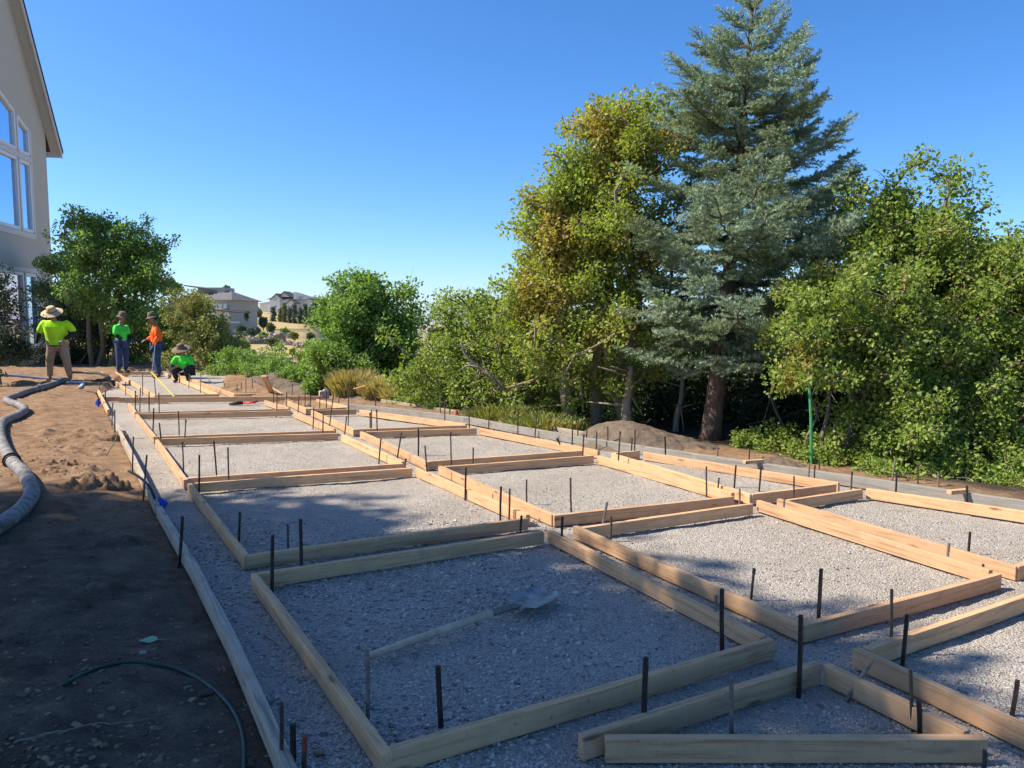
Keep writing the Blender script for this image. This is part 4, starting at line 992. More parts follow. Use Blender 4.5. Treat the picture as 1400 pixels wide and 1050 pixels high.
sd2 = np.cross(nd, RS.normal(size=P.shape)); sd2 /= np.linalg.norm(sd2, axis=1)[:, None]+1e-9
V = np.stack([root-sd2*.005, root+sd2*.005, root+nd*nl[:, None]], 1).reshape(-1, 3)-sb
fast('crown', V, np.arange(len(V)).reshape(-1, 3), M['needle'], sp)
print('spruce shoots', ns)

# --- bluish spruce limb left of it: separate young spruce half merged with the maple
# --- dark trees right of / behind the spruce
Y = 13.5; b = atY(1120, 600, Y); b[2] = -.4
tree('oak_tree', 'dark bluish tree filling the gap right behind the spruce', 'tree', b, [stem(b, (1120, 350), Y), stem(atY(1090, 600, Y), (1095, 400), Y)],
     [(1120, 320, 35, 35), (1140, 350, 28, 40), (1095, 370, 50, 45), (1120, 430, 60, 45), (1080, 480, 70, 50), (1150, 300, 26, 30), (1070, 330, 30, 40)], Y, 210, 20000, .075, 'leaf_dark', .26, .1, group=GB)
# --- big scrub oaks on the right
Y = 9.7; b = atY(1215, 650, Y); b[2] = -.3
tree('oak_tree', 'tall green scrub oak with a double top, right of the spruce', 'tree', b,
     [stem(b, (1230, 330), Y, wob=.12, mid=4), stem(atY(1170, 650, Y), (1175, 400), Y), stem(atY(1280, 655, Y), (1290, 380), Y)],
     [(1240, 265, 38, 28), (1215, 300, 40, 30), (1265, 300, 35, 28), (1190, 340, 30, 30), (1240, 345, 65, 35), (1315, 320, 35, 30), (1300, 350, 45, 35), (1180, 400, 60, 40), (1270, 410, 75, 45), (1190, 460, 75, 40), (1150, 375, 40, 45), (1240, 480, 80, 50), (1330, 440, 70, 50), (1390, 400, 50, 45)], Y,
     560, 62000, .06, 'leaf_oak', .22, .1, group=GB, shell=.5)
Y = 8.9; b = atY(1340, 660, Y); b[2] = -.2
tree('oak_tree', 'scrub oak with rusty red leaf tips at the right edge', 'tree', b,
     [stem(b, (1345, 440), Y, wob=.1), stem(atY(1400, 670, Y), (1400, 420), Y), stem(atY(1290, 660, Y), (1300, 480), Y)],
     [(1360, 375, 45, 30), (1400, 350, 50, 30), (1440, 380, 50, 40), (1330, 420, 60, 40), (1395, 440, 60, 45), (1340, 490, 75, 45), (1400, 520, 60, 50), (1270, 500, 55, 35), (1290, 540, 50, 30), (1440, 480, 50, 60)], Y,
     430, 50000, .058, 'leaf_oak_red', .2, .08, group=GB, shell=.5)
Y = 8.7; b = atY(1130, 640, Y); b[2] = -.15
tree('lilac_bush', 'broad green shrub with reddish tips right above the green post', 'shrub', b,
     [stem(b, (1135, 520), Y, mid=2), stem(atY(1160, 645, Y), (1170, 520), Y, mid=2), stem(atY(1100, 640, Y), (1110, 530), Y, mid=2), stem(atY(1190, 650, Y), (1180, 540), Y, mid=2)],
     [(1130, 455, 45, 30, .4), (1180, 450, 45, 30, .4), (1120, 490, 40, 22, .4), (1185, 500, 55, 30, .4), (1225, 530, 40, 30, .4), (1250, 470, 40, 30, .4), (1090, 480, 28, 20, .4), (1110, 420, 26, 24, .4), (1165, 540, 35, 22, .4), (1215, 470, 55, 45, .4), (1200, 415, 50, 40, .4), (1145, 505, 50, 30, .4), (1100, 520, 25, 18, .3), (1270, 520, 40, 30, .4)], Y,
     330, 36000, .058, 'leaf_oak_red', .19, .035, 'bark', group=GB)
Y = 8.3; b = atY(1350, 690, Y); b[2] = -.1
tree('scrub_oak', 'bushy green scrub at the right edge reaching almost to the ground', 'shrub', b,
     [stem(b, (1350, 580), Y, mid=2), stem(atY(1300, 680, Y), (1290, 590), Y, mid=2), stem(atY(1400, 690, Y), (1410, 590), Y, mid=2)],
     [(1370, 590, 55, 35, .5), (1300, 590, 40, 28, .4), (1420, 560, 40, 60, .5), (1250, 580, 40, 26, .4), (1380, 640, 40, 30, .4), (1330, 640, 40, 25, .4), (1300, 545, 50, 30, .4), (1230, 545, 35, 25, .4), (1210, 600, 30, 25, .4), (1270, 625, 30, 25, .4)], Y,
     260, 24000, .055, 'leaf_oak', .18, .03, group=GB, shell=.3)
for cx, cy, Y, rx, ry, mt, lb in ((1240, 655, 7.9, 42, 20, 'leaf_oak', 'low bright leafy plant at the foot of the right brush, left clump'), (1365, 668, 7.6, 40, 24, 'leaf_oak', 'low bright leafy plant at the foot of the right brush, by the edge'),
                              (1120, 632, 8.6, 30, 15, 'leaf_oak', 'low leafy plant beside the green post'), (1170, 612, 9.0, 30, 14, 'leaf_oak', 'low ivy like growth right of the green post'), (1050, 610, 9.8, 30, 14, 'leaf_oak', 'low growth right of the spruce trunk')):
    b = atY(cx, cy, Y); b[2] = zt(b[0], Y)
    tree('ground_plant', lb, 'plant', b, [stem(b.copy(), (cx, cy), Y, mid=1, wob=.01)], [(cx, cy, rx, ry, .3)], Y, 45, 3800, .05, mt, .12, .012, group='low plants at the foot of the brush', zmin=.05, twigs=False)
# the shaded thicket behind them all
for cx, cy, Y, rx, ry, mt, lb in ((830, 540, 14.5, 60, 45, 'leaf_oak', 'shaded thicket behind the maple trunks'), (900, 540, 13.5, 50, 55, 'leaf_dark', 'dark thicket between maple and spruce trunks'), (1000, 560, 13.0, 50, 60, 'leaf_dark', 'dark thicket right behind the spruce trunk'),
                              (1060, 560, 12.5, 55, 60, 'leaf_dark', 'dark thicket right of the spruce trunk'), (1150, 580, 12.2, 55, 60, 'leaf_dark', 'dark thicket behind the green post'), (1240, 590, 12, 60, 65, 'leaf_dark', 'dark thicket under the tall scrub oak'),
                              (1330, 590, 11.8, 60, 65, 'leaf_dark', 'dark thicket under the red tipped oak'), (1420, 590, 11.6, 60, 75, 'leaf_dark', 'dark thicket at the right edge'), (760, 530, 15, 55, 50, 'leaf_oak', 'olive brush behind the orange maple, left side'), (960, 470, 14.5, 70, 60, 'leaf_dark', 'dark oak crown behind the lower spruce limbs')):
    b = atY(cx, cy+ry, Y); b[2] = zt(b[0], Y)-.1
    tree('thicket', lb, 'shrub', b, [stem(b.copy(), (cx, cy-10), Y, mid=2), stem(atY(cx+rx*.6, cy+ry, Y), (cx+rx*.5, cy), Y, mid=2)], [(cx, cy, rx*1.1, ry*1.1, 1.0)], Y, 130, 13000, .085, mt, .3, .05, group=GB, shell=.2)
# bare stems under the trees
def bare(name, px, Y, r, label, mat='bark_pale', n=7):
    P = [atY(*q, Y) for q in px]; P[0][2] = min(P[0][2], -.05); P = smooth_path(P, 5); b = P[0].copy()
    mb = MB(); mb.tube(P-b, np.linspace(r, r*.5, len(P)), 8)
    for _ in range(n):
        t = RS.randint(len(P)//3, len(P)-1); d = RS.normal(size=3)*[.25, .2, .25]+[0, 0, .1]; mb.tube([P[t]-b, P[t]-b+d*.5, P[t]-b+d], [r*.3, r*.2, r*.08], 4)
    return tag(mb.build(name, M[mat], None, smooth=True, loc=tuple(b)), label, 'tree trunk', 'bare stems under the trees')
bare('bare_sapling', [(858, 590), (856, 560), (859, 535), (862, 500)], 11.0, .085, 'pale grey trunk standing behind the left end of the large mound')
bare('bare_sapling', [(923, 595), (926, 565), (931, 545), (934, 500)], 11.4, .05, 'slim pale trunk between the large mound and the spruce trunk')
bare('bare_sapling', [(815, 585), (812, 560), (806, 535), (803, 500)], 12.0, .04, 'thin leaning trunk left of the pale grey one')
bare('bare_sapling', [(783, 585), (780, 555), (775, 530), (771, 495)], 12.2, .045, 'dark thin stem below the orange leaves', 'bark')
bare('bare_sapling', [(1180, 640), (1195, 600), (1215, 575), (1245, 560)], 9.4, .025, 'thin stem arching right behind the green post')
bare('bare_sapling', [(1150, 640), (1140, 590), (1160, 560), (1200, 545)], 9.6, .022, 'thin curved stem right beside the green post')
bare('bare_sapling', [(1100, 640), (1075, 590), (1060, 560), (1050, 530)], 10, .022, 'thin stem leaning left toward the spruce', 'bark')
bare('bare_sapling', [(1240, 655), (1238, 610), (1245, 580), (1250, 550)], 9.6, .03, 'upright dark stem under the scrub oak', 'bark')
bare('bare_sapling', [(1270, 660), (1268, 620), (1275, 590), (1280, 560)], 9.6, .028, 'second upright dark stem under the scrub oak', 'bark')
# green pole
b = at(1110, 640, 0); b = np.array([at(1110, 634)[0], at(1110, 634)[1], 0]); tp = atY(1106, 505, b[1])
M['green_pole'] = flat('green_painted_steel', (.05, .26, .09), .5, 0, .3, 8)
e = empty('green_post', b, 'tall thin green post standing at the brush right of the spruce', 'post'); u = tp-b
mb = MB(); mb.tube([u*0-[0, 0, .1], u*.5+[.006, 0, 0], u*.82], [.017, .017, .016], 8); mb.build('post', M['green_pole'], e)
mb = MB(); mb.tube([u*.82, u*.92, u], [.015, .013, .008], 8); mb.build('tip', M['bark'], e)

# --- trees left of the frame, over the photographer's shoulder, whose shade covers the foreground
SHADE = [(-80, 690), (60, 700), (130, 684), (200, 692), (262, 682), (330, 688), (400, 676), (470, 688), (556, 712), (480, 735), (600, 748), (700, 722), (760, 716), (820, 765), (880, 775), (960, 812), (1090, 858), (1190, 848), (1250, 925), (1330, 935), (1420, 968), (1600, 1200), (1600, 1500), (-80, 2600)]
SHP = [at(*p)[:2] for p in SHADE]
cand = np.stack([RS.uniform(-14, 6, 14000), RS.uniform(-4.5, 7.5, 14000)], -1)
okk = inside(cand[:, 0], cand[:, 1], SHP) | ((cand[:, 1] < 1.2) & (cand[:, 0] < 5))
cand = cand[okk]; zc = RS.uniform(8.5, 14, len(cand)); cp = np.stack([cand[:, 0]+sd[0]/sd[2]*zc, cand[:, 1]+sd[1]/sd[2]*zc, zc], -1)
# stay out of the picture: left of the view or above it
vis = (cp[:, 1] > .3) & (np.abs(cp[:, 0]) < .68*cp[:, 1]+.8) & (cp[:, 2] < CAMH+.41*cp[:, 1]+.9)
dlim = dline(cand[:, 0], cand[:, 1], [np.array(p) for p in SHP]); cp = cp[(~vis) & ((dlim > .3) | (RS.rand(len(cand)) < .3))][:2200]
TR = [(-15.5, 3.5, 'large leafy tree left of the view by the house'), (-12.5, -.5, 'large leafy tree left of the photographer'), (-8, -3.6, 'large leafy tree behind the photographer')]
who = np.argmin([np.hypot(cp[:, 0]-x, cp[:, 1]-y) for x, y, _ in TR], axis=0)
for q_, (x, y, lb) in enumerate(TR):
    b = np.array([x, y, 0.]); cl = cp[who == q_]
    tree('shade_tree', lb, 'tree', b, [[b, b+[.1, 0, 2.5], b+[0, .1, 6], b+[0, 0, 10]]], [], 1, 0, 46*len(cl), .24, 'leaf_dark', .6, .22, extra=cl, group='shade trees outside the view', twigs=False)

# ================================================================== THE HOUSE
M['stucco'] = flat('stucco', (.52, .475, .40), .95, 0, .07, 60, .004, .15)
M['trim'] = flat('painted_trim', (.62, .6, .56), .7, 0, .05, 20)
M['white_frame'] = flat('white_vinyl', (.72, .72, .72), .45, 0, .03, 20)
M['shingle'] = flat('dark_shingle', (.05, .05, .055), .9, 0, .5, 25, .02)
M['soffit'] = flat('soffit', (.5, .48, .44), .7, 0, .05, 20)
def glass(name, tint=(.75, .8, .9), refl=.5, dark=(.02, .03, .05)):
    m, t, b = newmat(name); k = NT(t); out = [n for n in t.nodes if n.type == 'OUTPUT_MATERIAL'][0]
    b.inputs['Base Color'].default_value = (*dark, 1); b.inputs['Roughness'].default_value = .1
    g = k.n('ShaderNodeBsdfGlossy'); g.inputs['Color'].default_value = (*tint, 1); g.inputs['Roughness'].default_value = .02
    mx = k.n('ShaderNodeMixShader'); mx.inputs[0].default_value = refl; k.l(b.outputs[0], mx.inputs[1]); k.l(g.outputs[0], mx.inputs[2]); k.l(mx.outputs[0], out.inputs[0]); return m
M['glass'] = glass('coated_glass', (.62, .8, 1.0), .9)
M['glass_pink'] = glass('pinkish_glass', (.95, .75, .85), .8, (.2, .16, .2))
HY = 31.0; c0 = atY(77, 480, HY); c0[2] = 0
th = R(102.0); hd = -np.array([math.cos(th), math.sin(th), 0])      # along the wall towards the camera
hn = np.array([math.cos(th-math.pi/2), math.sin(th-math.pi/2), 0])   # out of the wall
if hn@(-c0) < 0: hn = -hn
def wallpt(px, py):
    """where the sight line through a pixel meets the wall plane"""
    d = ray(px, py); o = np.array([0, 0, CAMH]); t = ((c0-o)@hn)/(d@hn); p = o+d*t; return (p-c0)@hd, p[2]
def W(s, z, out=0.0): return c0+hd*s+hn*out+np.array([0, 0, z])
eave_s, eave_z = wallpt(66, 200); _, eave_z = wallpt(68, 184)
s1, z1 = wallpt(5, -28)
slope = (z1-eave_z)/(s1-0); pk_s = 4.9; pk_z = eave_z+slope*pk_s
print('house eave', eave_z, 'slope', slope, 'peak', pk_z)
hs = empty('house', c0, 'two storey stucco house with a steep gable and tall windows at the left edge', 'house')
def loc(p): return np.array(p)-c0
# front wall with real openings: build as strips around window rectangles
wins = []   # (s0,s1,zb0,zt0 (at s0), zt1 (at s1))
def wrect(pxl, pxr, pyt_l, pyt_r, pyb):
    sr, zb = wallpt(pxr, pyb); sl_, _ = wallpt(pxl, pyb); _, ztr = wallpt(pxr, pyt_r); _, ztl = wallpt(pxl, pyt_l); return sr, sl_, zb, ztr, ztl
WL = [(31, 45, 170, 226, 316), ]
wd = dict(
    small_low=wrect(31, 45, 228, 231, 317), big_low=wrect(-14, 27, 208, 215, 311),
    small_top=wrect(29, 43, 163, 182, 214), big_top=wrect(-14, 24, 88, 147, 206),
    small_gnd=wrect(35, 47, 373, 378, 472), big_gnd=wrect(-8, 30, 368, 373, 474))
for kx in wd: print(kx, np.round(wd[kx], 2))
# align edges on a grid: columns and rows
sc0, sc1 = wd['small_low'][0], wd['small_low'][1]; bc0, bc1 = wd['big_low'][0], wd['big_low'][0]+2.4
g0, g1 = sc0, sc1; 
rows = {'low': (wd['small_low'][2], (wd['small_low'][3]+wd['big_low'][3])/2), 'gnd': (wd['small_gnd'][2], (wd['small_gnd'][3]+wd['big_gnd'][3])/2)}
top_z0 = wd['small_top'][2]
def ztop_at(s):
    a, b = (sc0, wd['small_top'][3]), (bc0, wd['big_top'][3]); m_ = (wd['big_top'][4]-wd['big_top'][3])/(wd['big_top'][1]-wd['big_top'][0])
    return wd['small_top'][3]+(s-sc0)*m_*.9
ops = []
for (a, b) in ((sc0, sc1), (bc0, bc1)):
    ops.append(('low', a, b, rows['low'][0], rows['low'][1], rows['low'][1]))
    ops.append(('top', a, b, top_z0, ztop_at(a), min(ztop_at(b), pk_z-1.0)))
    ops.append(('gnd', a, b, max(.55, rows['gnd'][0]), rows['gnd'][1], rows['gnd'][1]))
WT = .22; s_end = 5.6
mb = MB()
def wallquad(s0_, s1_, zf0, zf1, zt0_, zt1_):
    if s1_-s0_ < 1e-3: return
    A = [loc(W(s0_, zf0)), loc(W(s1_, zf1)), loc(W(s1_, zt1_)), loc(W(s0_, zt0_))]; mb.prism(A, -hn*WT)
def roofz(s): return eave_z+slope*s if s < pk_s else pk_z-slope*(s-pk_s)
cuts = sorted([0, sc0, sc1, bc0, bc1, pk_s, s_end])
for a, b in zip(cuts[:-1], cuts[1:]):
    oo = sorted([o_ for o_ in ops if abs(o_[1]-a) < 1e-6], key=lambda q: q[3]); z0_ = z1_ = -.3
    for o_ in oo:
        wallquad(a, b, z0_, z1_, o_[3], o_[3]); z0_, z1_ = o_[4], o_[5]
    wallquad(a, b, z0_, z1_, roofz(a), roofz(b))
# side wall beyond the corner (faces away) and interior back
sidev = -hn
A = [loc(W(0, -.3, -WT)), loc(W(0, -.3, -9)), loc(W(0, eave_z, -9)), loc(W(0, eave_z, -WT))]; mb.prism(A, hd*.2)
A = [loc(W(s_end, -.3, -WT)), loc(W(s_end, -.3, -9)), loc(W(s_end, roofz(s_end), -9)), loc(W(s_end, roofz(s_end), -WT))]; mb.prism(A, -hd*.2)
mb.build('wall', M['stucco'], hs)
# frames and panes
for nm_, a, b, z0_, za, zb in ops:
    fw = .06; mb = MB()
    prof = [(a, z0_), (b, z0_), (b, zb), (a, za)]
    def seg(p, q, wdt=fw, dep=.10, out=.03):
        p3, q3 = W(p[0], p[1], out), W(q[0], q[1], out); d = q3-p3; L = np.linalg.norm(d); d /= L; up_ = np.cross(hn, d)
        A_ = [loc(p3-up_*wdt), loc(p3+up_*wdt), loc(q3+up_*wdt), loc(q3-up_*wdt)]; mb.prism(A_, -hn*dep)
    for i in range(4): seg(prof[i], prof[(i+1) % 4])
    f_ = mb.build('window', M['white_frame'], hs, bevel=.004)
    mb = MB(); A = [loc(W(a, z0_, -.06)), loc(W(b, z0_, -.06)), loc(W(b, zb, -.06)), loc(W(a, za, -.06))]; mb.prism(A, -hn*.012)
    mb.build('pane', M['glass_pink'] if nm_ == 'gnd' and b-a > 1 else M['glass'], f_)
# trim bands around the window groups
mb = MB()
def band(s0_, s1_, z0_, z1_, out=.035):
    A = [loc(W(s0_, z0_, out)), loc(W(s1_, z0_, out)), loc(W(s1_, z1_, out)), loc(W(s0_, z1_, out))]; mb.prism(A, -hn*(out-.002))
zl0, zl1 = rows['low']; zt_ = top_z0
band(sc0-.22, bc1+.2, zl0-.28, zl0-.075); band(sc0-.22, sc0-.075, zl0-.07, ztop_at(sc0)+.0)
band(sc0-.07, bc1, zl1+.075, zt_-.075)
zg0, zg1 = max(.55, rows['gnd'][0]), rows['gnd'][1]
band(sc0-.22, bc1+.2, zg1+.08, zg1+.24); band(sc0-.22, sc0-.075, zg0-.07, zg1+.075); band(-.02, s_end, .25, .33, .05)
mb.build('trim', M['trim'], hs, bevel=.004)
# roof slabs, soffit and fascia
ov = .55
def rp_(s, out, dz=0.): return loc(W(s, (eave_z+slope*s if s <= pk_s else pk_z-slope*(s-pk_s))+dz, out))
mb = MB()
for (a, b) in ((-ov, pk_s), (pk_s, s_end+ov)):
    mb.prism([rp_(a, ov-.1, .06), rp_(b, ov-.1, .06), rp_(b, -9, .06), rp_(a, -9, .06)], [0, 0, .12])
mb.build('roof', M['shingle'], hs)
mb = MB()
for (a, b) in ((-ov+.02, pk_s), (pk_s, s_end+ov)):
    mb.prism([rp_(a, ov-.13, -.16), rp_(b, ov-.13, -.16), rp_(b, ov-.13, .055), rp_(a, ov-.13, .055)], -hn*.05)
mb.prism([rp_(-ov+.03, ov-.19, -.16), rp_(-ov+.03, -9, -.16), rp_(-ov+.03, -9, .055), rp_(-ov+.03, ov-.19, .055)], hd*.04)
mb.build('fascia', M['trim'], hs)
mb = MB()
for (a, b) in ((-ov+.08, pk_s), (pk_s, s_end+ov)):
    mb.prism([rp_(a, ov-.19, -.02), rp_(b, ov-.19, -.02), rp_(b, .002, -.02), rp_(a, .002, -.02)], [0, 0, .05])
mb.build('soffit', M['soffit'], hs)
# wall lamp
s_, z_ = wallpt(60, 350); lm = empty('wall_lamp', W(s_, z_, .0), 'small twin spotlight fixture on the house wall below the upper windows', 'lamp')
mb = MB(); mb.tube([hn*0, hn*.06], .07, 12); mb.build('base', M['white_frame'], lm, smooth=False)
for g_ in (-1, 1):
    mb = MB(); q = hd*g_*.09; mb.tube([hn*.05, hn*.1+q*.6, hn*.14+q], .018, 6); mb.tube([hn*.13+q, hn*.2+q*1.6-[0, 0, .03], hn*.24+q*1.9-[0, 0, .05]], [.03, .05, .055], 10); mb.build('head', M['white_frame'], lm, smooth=True)

# ================================================================== HOUSES ON THE HILL
M['far_cream'] = flat('cream_siding', (.42, .38, .31), .9); M['far_white'] = flat('white_siding', (.72, .71, .68), .9)
M['far_roof'] = flat('grey_shingle', (.13, .125, .125), .95, 0, .3, 3); M['far_glass'] = glass('far_glass', (.7, .8, .9), .35); M['far_stone'] = flat('brown_stone', (.26, .2, .15), .95, 0, .4, 2)
M['dark_beam'] = flat('dark_beam', (.05, .045, .04), .8)
class PX:
    """boxes given by pixel spans at one distance"""
    def __init__(s, Y): s.Y = Y; s.k = Y/FPX
    def p(s, x, y, dy=0): return atY(x, y, s.Y+dy)
def hbox(mb, P, x0, x1, y0, y1, dy0, dy1):
    """front face spans pixels x0..x1, y0(top)..y1(bottom), depth dy0..dy1 metres behind P.Y"""
    a = P.p(x0, y1); b = P.p(x1, y0); mb.box(((a[0]+b[0])/2, P.Y+(dy0+dy1)/2, (a[2]+b[2])/2), (abs(b[0]-a[0]), dy1-dy0, abs(b[2]-a[2])))
def hip(mb, P, x0, x1, ye, yr, dy0, dy1, inset, over=.5):
    a = P.p(x0, ye); b = P.p(x1, ye); zr = P.p(x0, yr)[2]; z = a[2]; X0, X1 = a[0]-over, b[0]+over; Y0, Y1 = P.Y+dy0-over, P.Y+dy1+over; ym = (Y0+Y1)/2
    i0, i1 = (inset if isinstance(inset, tuple) else (inset, inset))
    V = [(X0, Y0, z), (X1, Y0, z), (X1, Y1, z), (X0, Y1, z), (X0+i0, ym, zr), (X1-i1, ym, zr)]
    mb.add(V, [(0, 1, 5, 4), (1, 2, 5), (2, 3, 4, 5), (3, 0, 4), (3, 2, 1, 0)])
def win(P, parent, x0, x1, y0, y1, dy=-.05, fr='far_white'):
    mb = MB(); hbox(mb, P, x0, x1, y0, y1, dy-.06, dy); w_ = mb.build('window', M[fr], parent)
    mb = MB(); d = (x1-x0)*.12; hbox(mb, P, x0+d, x1-d, y0+d, y1-d, dy-.1, dy-.061); mb.build('pane', M['far_glass'], w_)
P1 = PX(105); h1 = empty('hillside_house', (0, 0, 0), 'cream house with grey hip roof and porch on the hill above the small yellow tree', 'house')
def B(nm, mat, parent, fn, **k): mb = MB(); fn(mb); return mb.build(nm, M[mat], parent, **k)
B('wall', 'far_cream', h1, lambda m: (hbox(m, P1, 233, 313, 409, 424, 0, 12), hbox(m, P1, 236, 312, 424.1, 460, .3, 12)))
B('roof', 'far_roof', h1, lambda m: hip(m, P1, 231, 314, 410, 396, 0, 12, (3.2, 2.4)))
B('upper_room', 'far_cream', h1, lambda m: hbox(m, P1, 250, 288, 391, 400, 5, 9)); B('shed_roof', 'far_roof', h1, lambda m: m.prism([P1.p(251, 389.5, 4), P1.p(291, 396, 4), P1.p(291, 397, 4), P1.p(251, 391, 4)], [0, 6, 0]))
for x in (262, 276, 288): B('roof_vent', 'dark_beam', h1, lambda m: m.box(P1.p(x, 403.5, 3.4), (.5, .5, .5)))
for x in (292, 299, 306): win(P1, h1, x, x+5, 415, 422)
B('porch_roof', 'dark_beam', h1, lambda m: (m.prism([P1.p(291, 423, -4), P1.p(328, 427, -4), P1.p(328, 428, -4), P1.p(291, 424.6, -4)], [0, 4.2, 0]), ))
B('porch_fascia', 'far_white', h1, lambda m: hbox(m, P1, 297, 327, 428.3, 430.5, -4, -3.7))
for x in (300, 307, 314, 321, 326): B('column', 'far_white', h1, lambda m: (hbox(m, P1, x, x+1.4, 430.6, 439.5, -3.9, -3.6), hbox(m, P1, x-.4, x+1.8, 430.6, 431.6, -3.95, -3.55)))
B('porch_deck', 'far_white', h1, lambda m: hbox(m, P1, 296, 328, 439.6, 441.6, -4, 0)); B('porch_pier', 'far_stone', h1, lambda m: (hbox(m, P1, 319, 322.5, 441.7, 458, -3.9, -3.3), hbox(m, P1, 300, 304, 441.7, 458, -3.9, -3.3)))
B('basement_wall', 'far_stone', h1, lambda m: hbox(m, P1, 305, 312, 441.7, 458, -1.5, -.2))
B('railing', 'far_white', h1, lambda m: [hbox(m, P1, 300, 327, 436.2, 436.6, -3.9, -3.8)]+[hbox(m, P1, x, x+.25, 436.7, 439.5, -3.88, -3.82) for x in np.arange(300, 327, 1.0)])
P2 = PX(190); h2 = empty('hillside_house', (0, 0, 0), 'white house with front gables and grey roof higher on the hill', 'house')
B('wall', 'far_white', h2, lambda m: (hbox(m, P2, 348, 373, 415, 426, 4, 14), hbox(m, P2, 369, 405, 409, 431, 0, 14), hbox(m, P2, 405.01, 419, 404.5, 431, 1, 13)))
def gable(m, P, x0, x1, ye, yp, dy0, dy1): a, b, c = P.p(x0, ye, dy0), P.p(x1, ye, dy0), P.p((x0+x1)/2, yp, dy0); m.prism([a, b, c], [0, dy1-dy0, 0])
def groof(m, P, x0, x1, ye, yp, dy0, dy1, t=.35):
    xm = (x0+x1)/2
    for a, b in (((x0-1.2, ye+.9), (xm, yp)), ((x1+1.2, ye+.9), (xm, yp))): m.prism([P.p(*a, dy0-.5), P.p(*b, dy0-.5), P.p(b[0], b[1]-1.1, dy0-.5), P.p(a[0], a[1]-1.1, dy0-.5)], [0, dy1-dy0+1, 0])
B('main_roof', 'far_roof', h2, lambda m: (hip(m, P2, 367, 420, 409, 398, 0, 14, (5, 5)), hip(m, P2, 347, 372, 415, 410.5, 4, 14, (2.5, 1))))
B('gable_wall', 'far_white', h2, lambda m: (gable(m, P2, 370, 385, 409.5, 402.5, -1.0, 5), hbox(m, P2, 371, 384, 409.6, 430, -1.0, -.01), gable(m, P2, 381, 396, 406, 399.5, -.3, 4), gable(m, P2, 392, 404, 415, 410, -2, 3), hbox(m, P2, 393, 403, 415.1, 430, -2, -1.1)))
B('gable_roof', 'far_roof', h2, lambda m: (groof(m, P2, 370, 385, 409, 402, -1.0, 5), groof(m, P2, 381, 396, 405.5, 399, -.3, 4), groof(m, P2, 392, 404, 414.6, 409.5, -2, 3)))
B('chimney', 'far_white', h2, lambda m: hbox(m, P2, 405, 408, 402, 431, .2, .9))
for x0, x1, y0, y1, dy in ((376, 380, 407, 412, -1.05), (376, 380, 417, 421, -1.05), (397, 400, 418, 422, -2.05), (387, 390, 411, 414, -.05), (389, 392, 418, 422, -.05)): win(P2, h2, x0, x1, y0, y1, dy)
for x0 in (352, 361): B('garage_door', 'trim', h2, lambda m: hbox(m, P2, x0, x0+7, 419, 425.5, 3.85, 3.98))
for nm_, h_ in (('a', h1), ('b', h2)):
    pass
# little white fence, poplars and junipers, rock walls, hillside shrubs
e = empty('white_fence', (0, 0, 0), 'white fence on the skyline between the two hill houses', 'fence'); P3 = PX(150)
B('rail', 'far_white', e, lambda m: (hbox(m, P3, 338, 349, 420.5, 421, 0, .1), hbox(m, P3, 338, 349, 424, 424.4, 0, .1)))
for x in np.arange(338, 350, 1.5): B('post', 'far_white', e, lambda m: hbox(m, P3, x, x+.35, 420, 426.5, -.05, .15))
def simple_tree(name, label, cat, px, yb, yt, wpx, Y, mat, n, leaf, group, col=False):
    b = atY(px, yb, Y); t_ = atY(px, yt, Y); H_ = t_[2]-b[2]; w_ = wpx*Y/FPX/2; m = 40 if not col else 34
    if col:
        zz = np.linspace(.08, .97, m)*H_; a_ = RS.rand(m)*6.28; rr2 = w_*.5*np.sin(np.pi*np.clip(zz/H_*.85+.12, 0, 1))**.6; cl = np.stack([np.cos(a_)*rr2, np.sin(a_)*rr2, zz], -1); cr = np.full(m, w_*.55)
    else:
        d = RS.normal(size=(m, 3)); d /= np.linalg.norm(d, axis=1)[:, None]; cl = d*(RS.rand(m)**.4)[:, None]*[w_*.8, w_*.8, H_*.42]+[0, 0, H_*.55]; cr = RS.uniform(.2, .4, m)*w_+.05*H_
    e = empty(name, b, label, cat, group); mb = MB(); mb.tube([(0, 0, -.5), (0, 0, H_*.5), (0, 0, H_*.9)], [w_*.09+.03, w_*.06+.02, .02], 6); mb.build('trunk', M['bark'], e)
    leaves('crown', cl, cr, np.full(m, n//m), leaf, M[mat], e, flatten=1.3 if col else .9)
wordsN = ['leftmost', 'second', 'third', 'fourth', 'fifth', 'sixth', 'seventh', 'eighth', 'ninth', 'tenth']
for i, (x, yb, yt, w_, mt) in enumerate(((374, 445, 420, 7, 'leaf_cypress'), (384, 444, 422, 6, 'leaf_far'), (390, 449, 415, 8, 'leaf_far'), (397, 444, 421, 6, 'leaf_cypress'), (403, 448, 416, 7, 'leaf_cypress'), (411, 446, 422, 7, 'leaf_cypress'), (418, 449, 416, 6, 'leaf_cypress'), (425, 447, 420, 7, 'leaf_far'), (430, 448, 413, 11, 'leaf_cypress'), (440, 447, 411, 10, 'leaf_far'))):
    simple_tree('column_tree', 'narrow dark column tree below the white house, %s from the left' % wordsN[i] if i else 'narrow dark column tree below the white house, leftmost of the row', 'tree', x, yb, yt, w_, 160-i, mt, 900, .32, 'row of column trees below the white house', True)
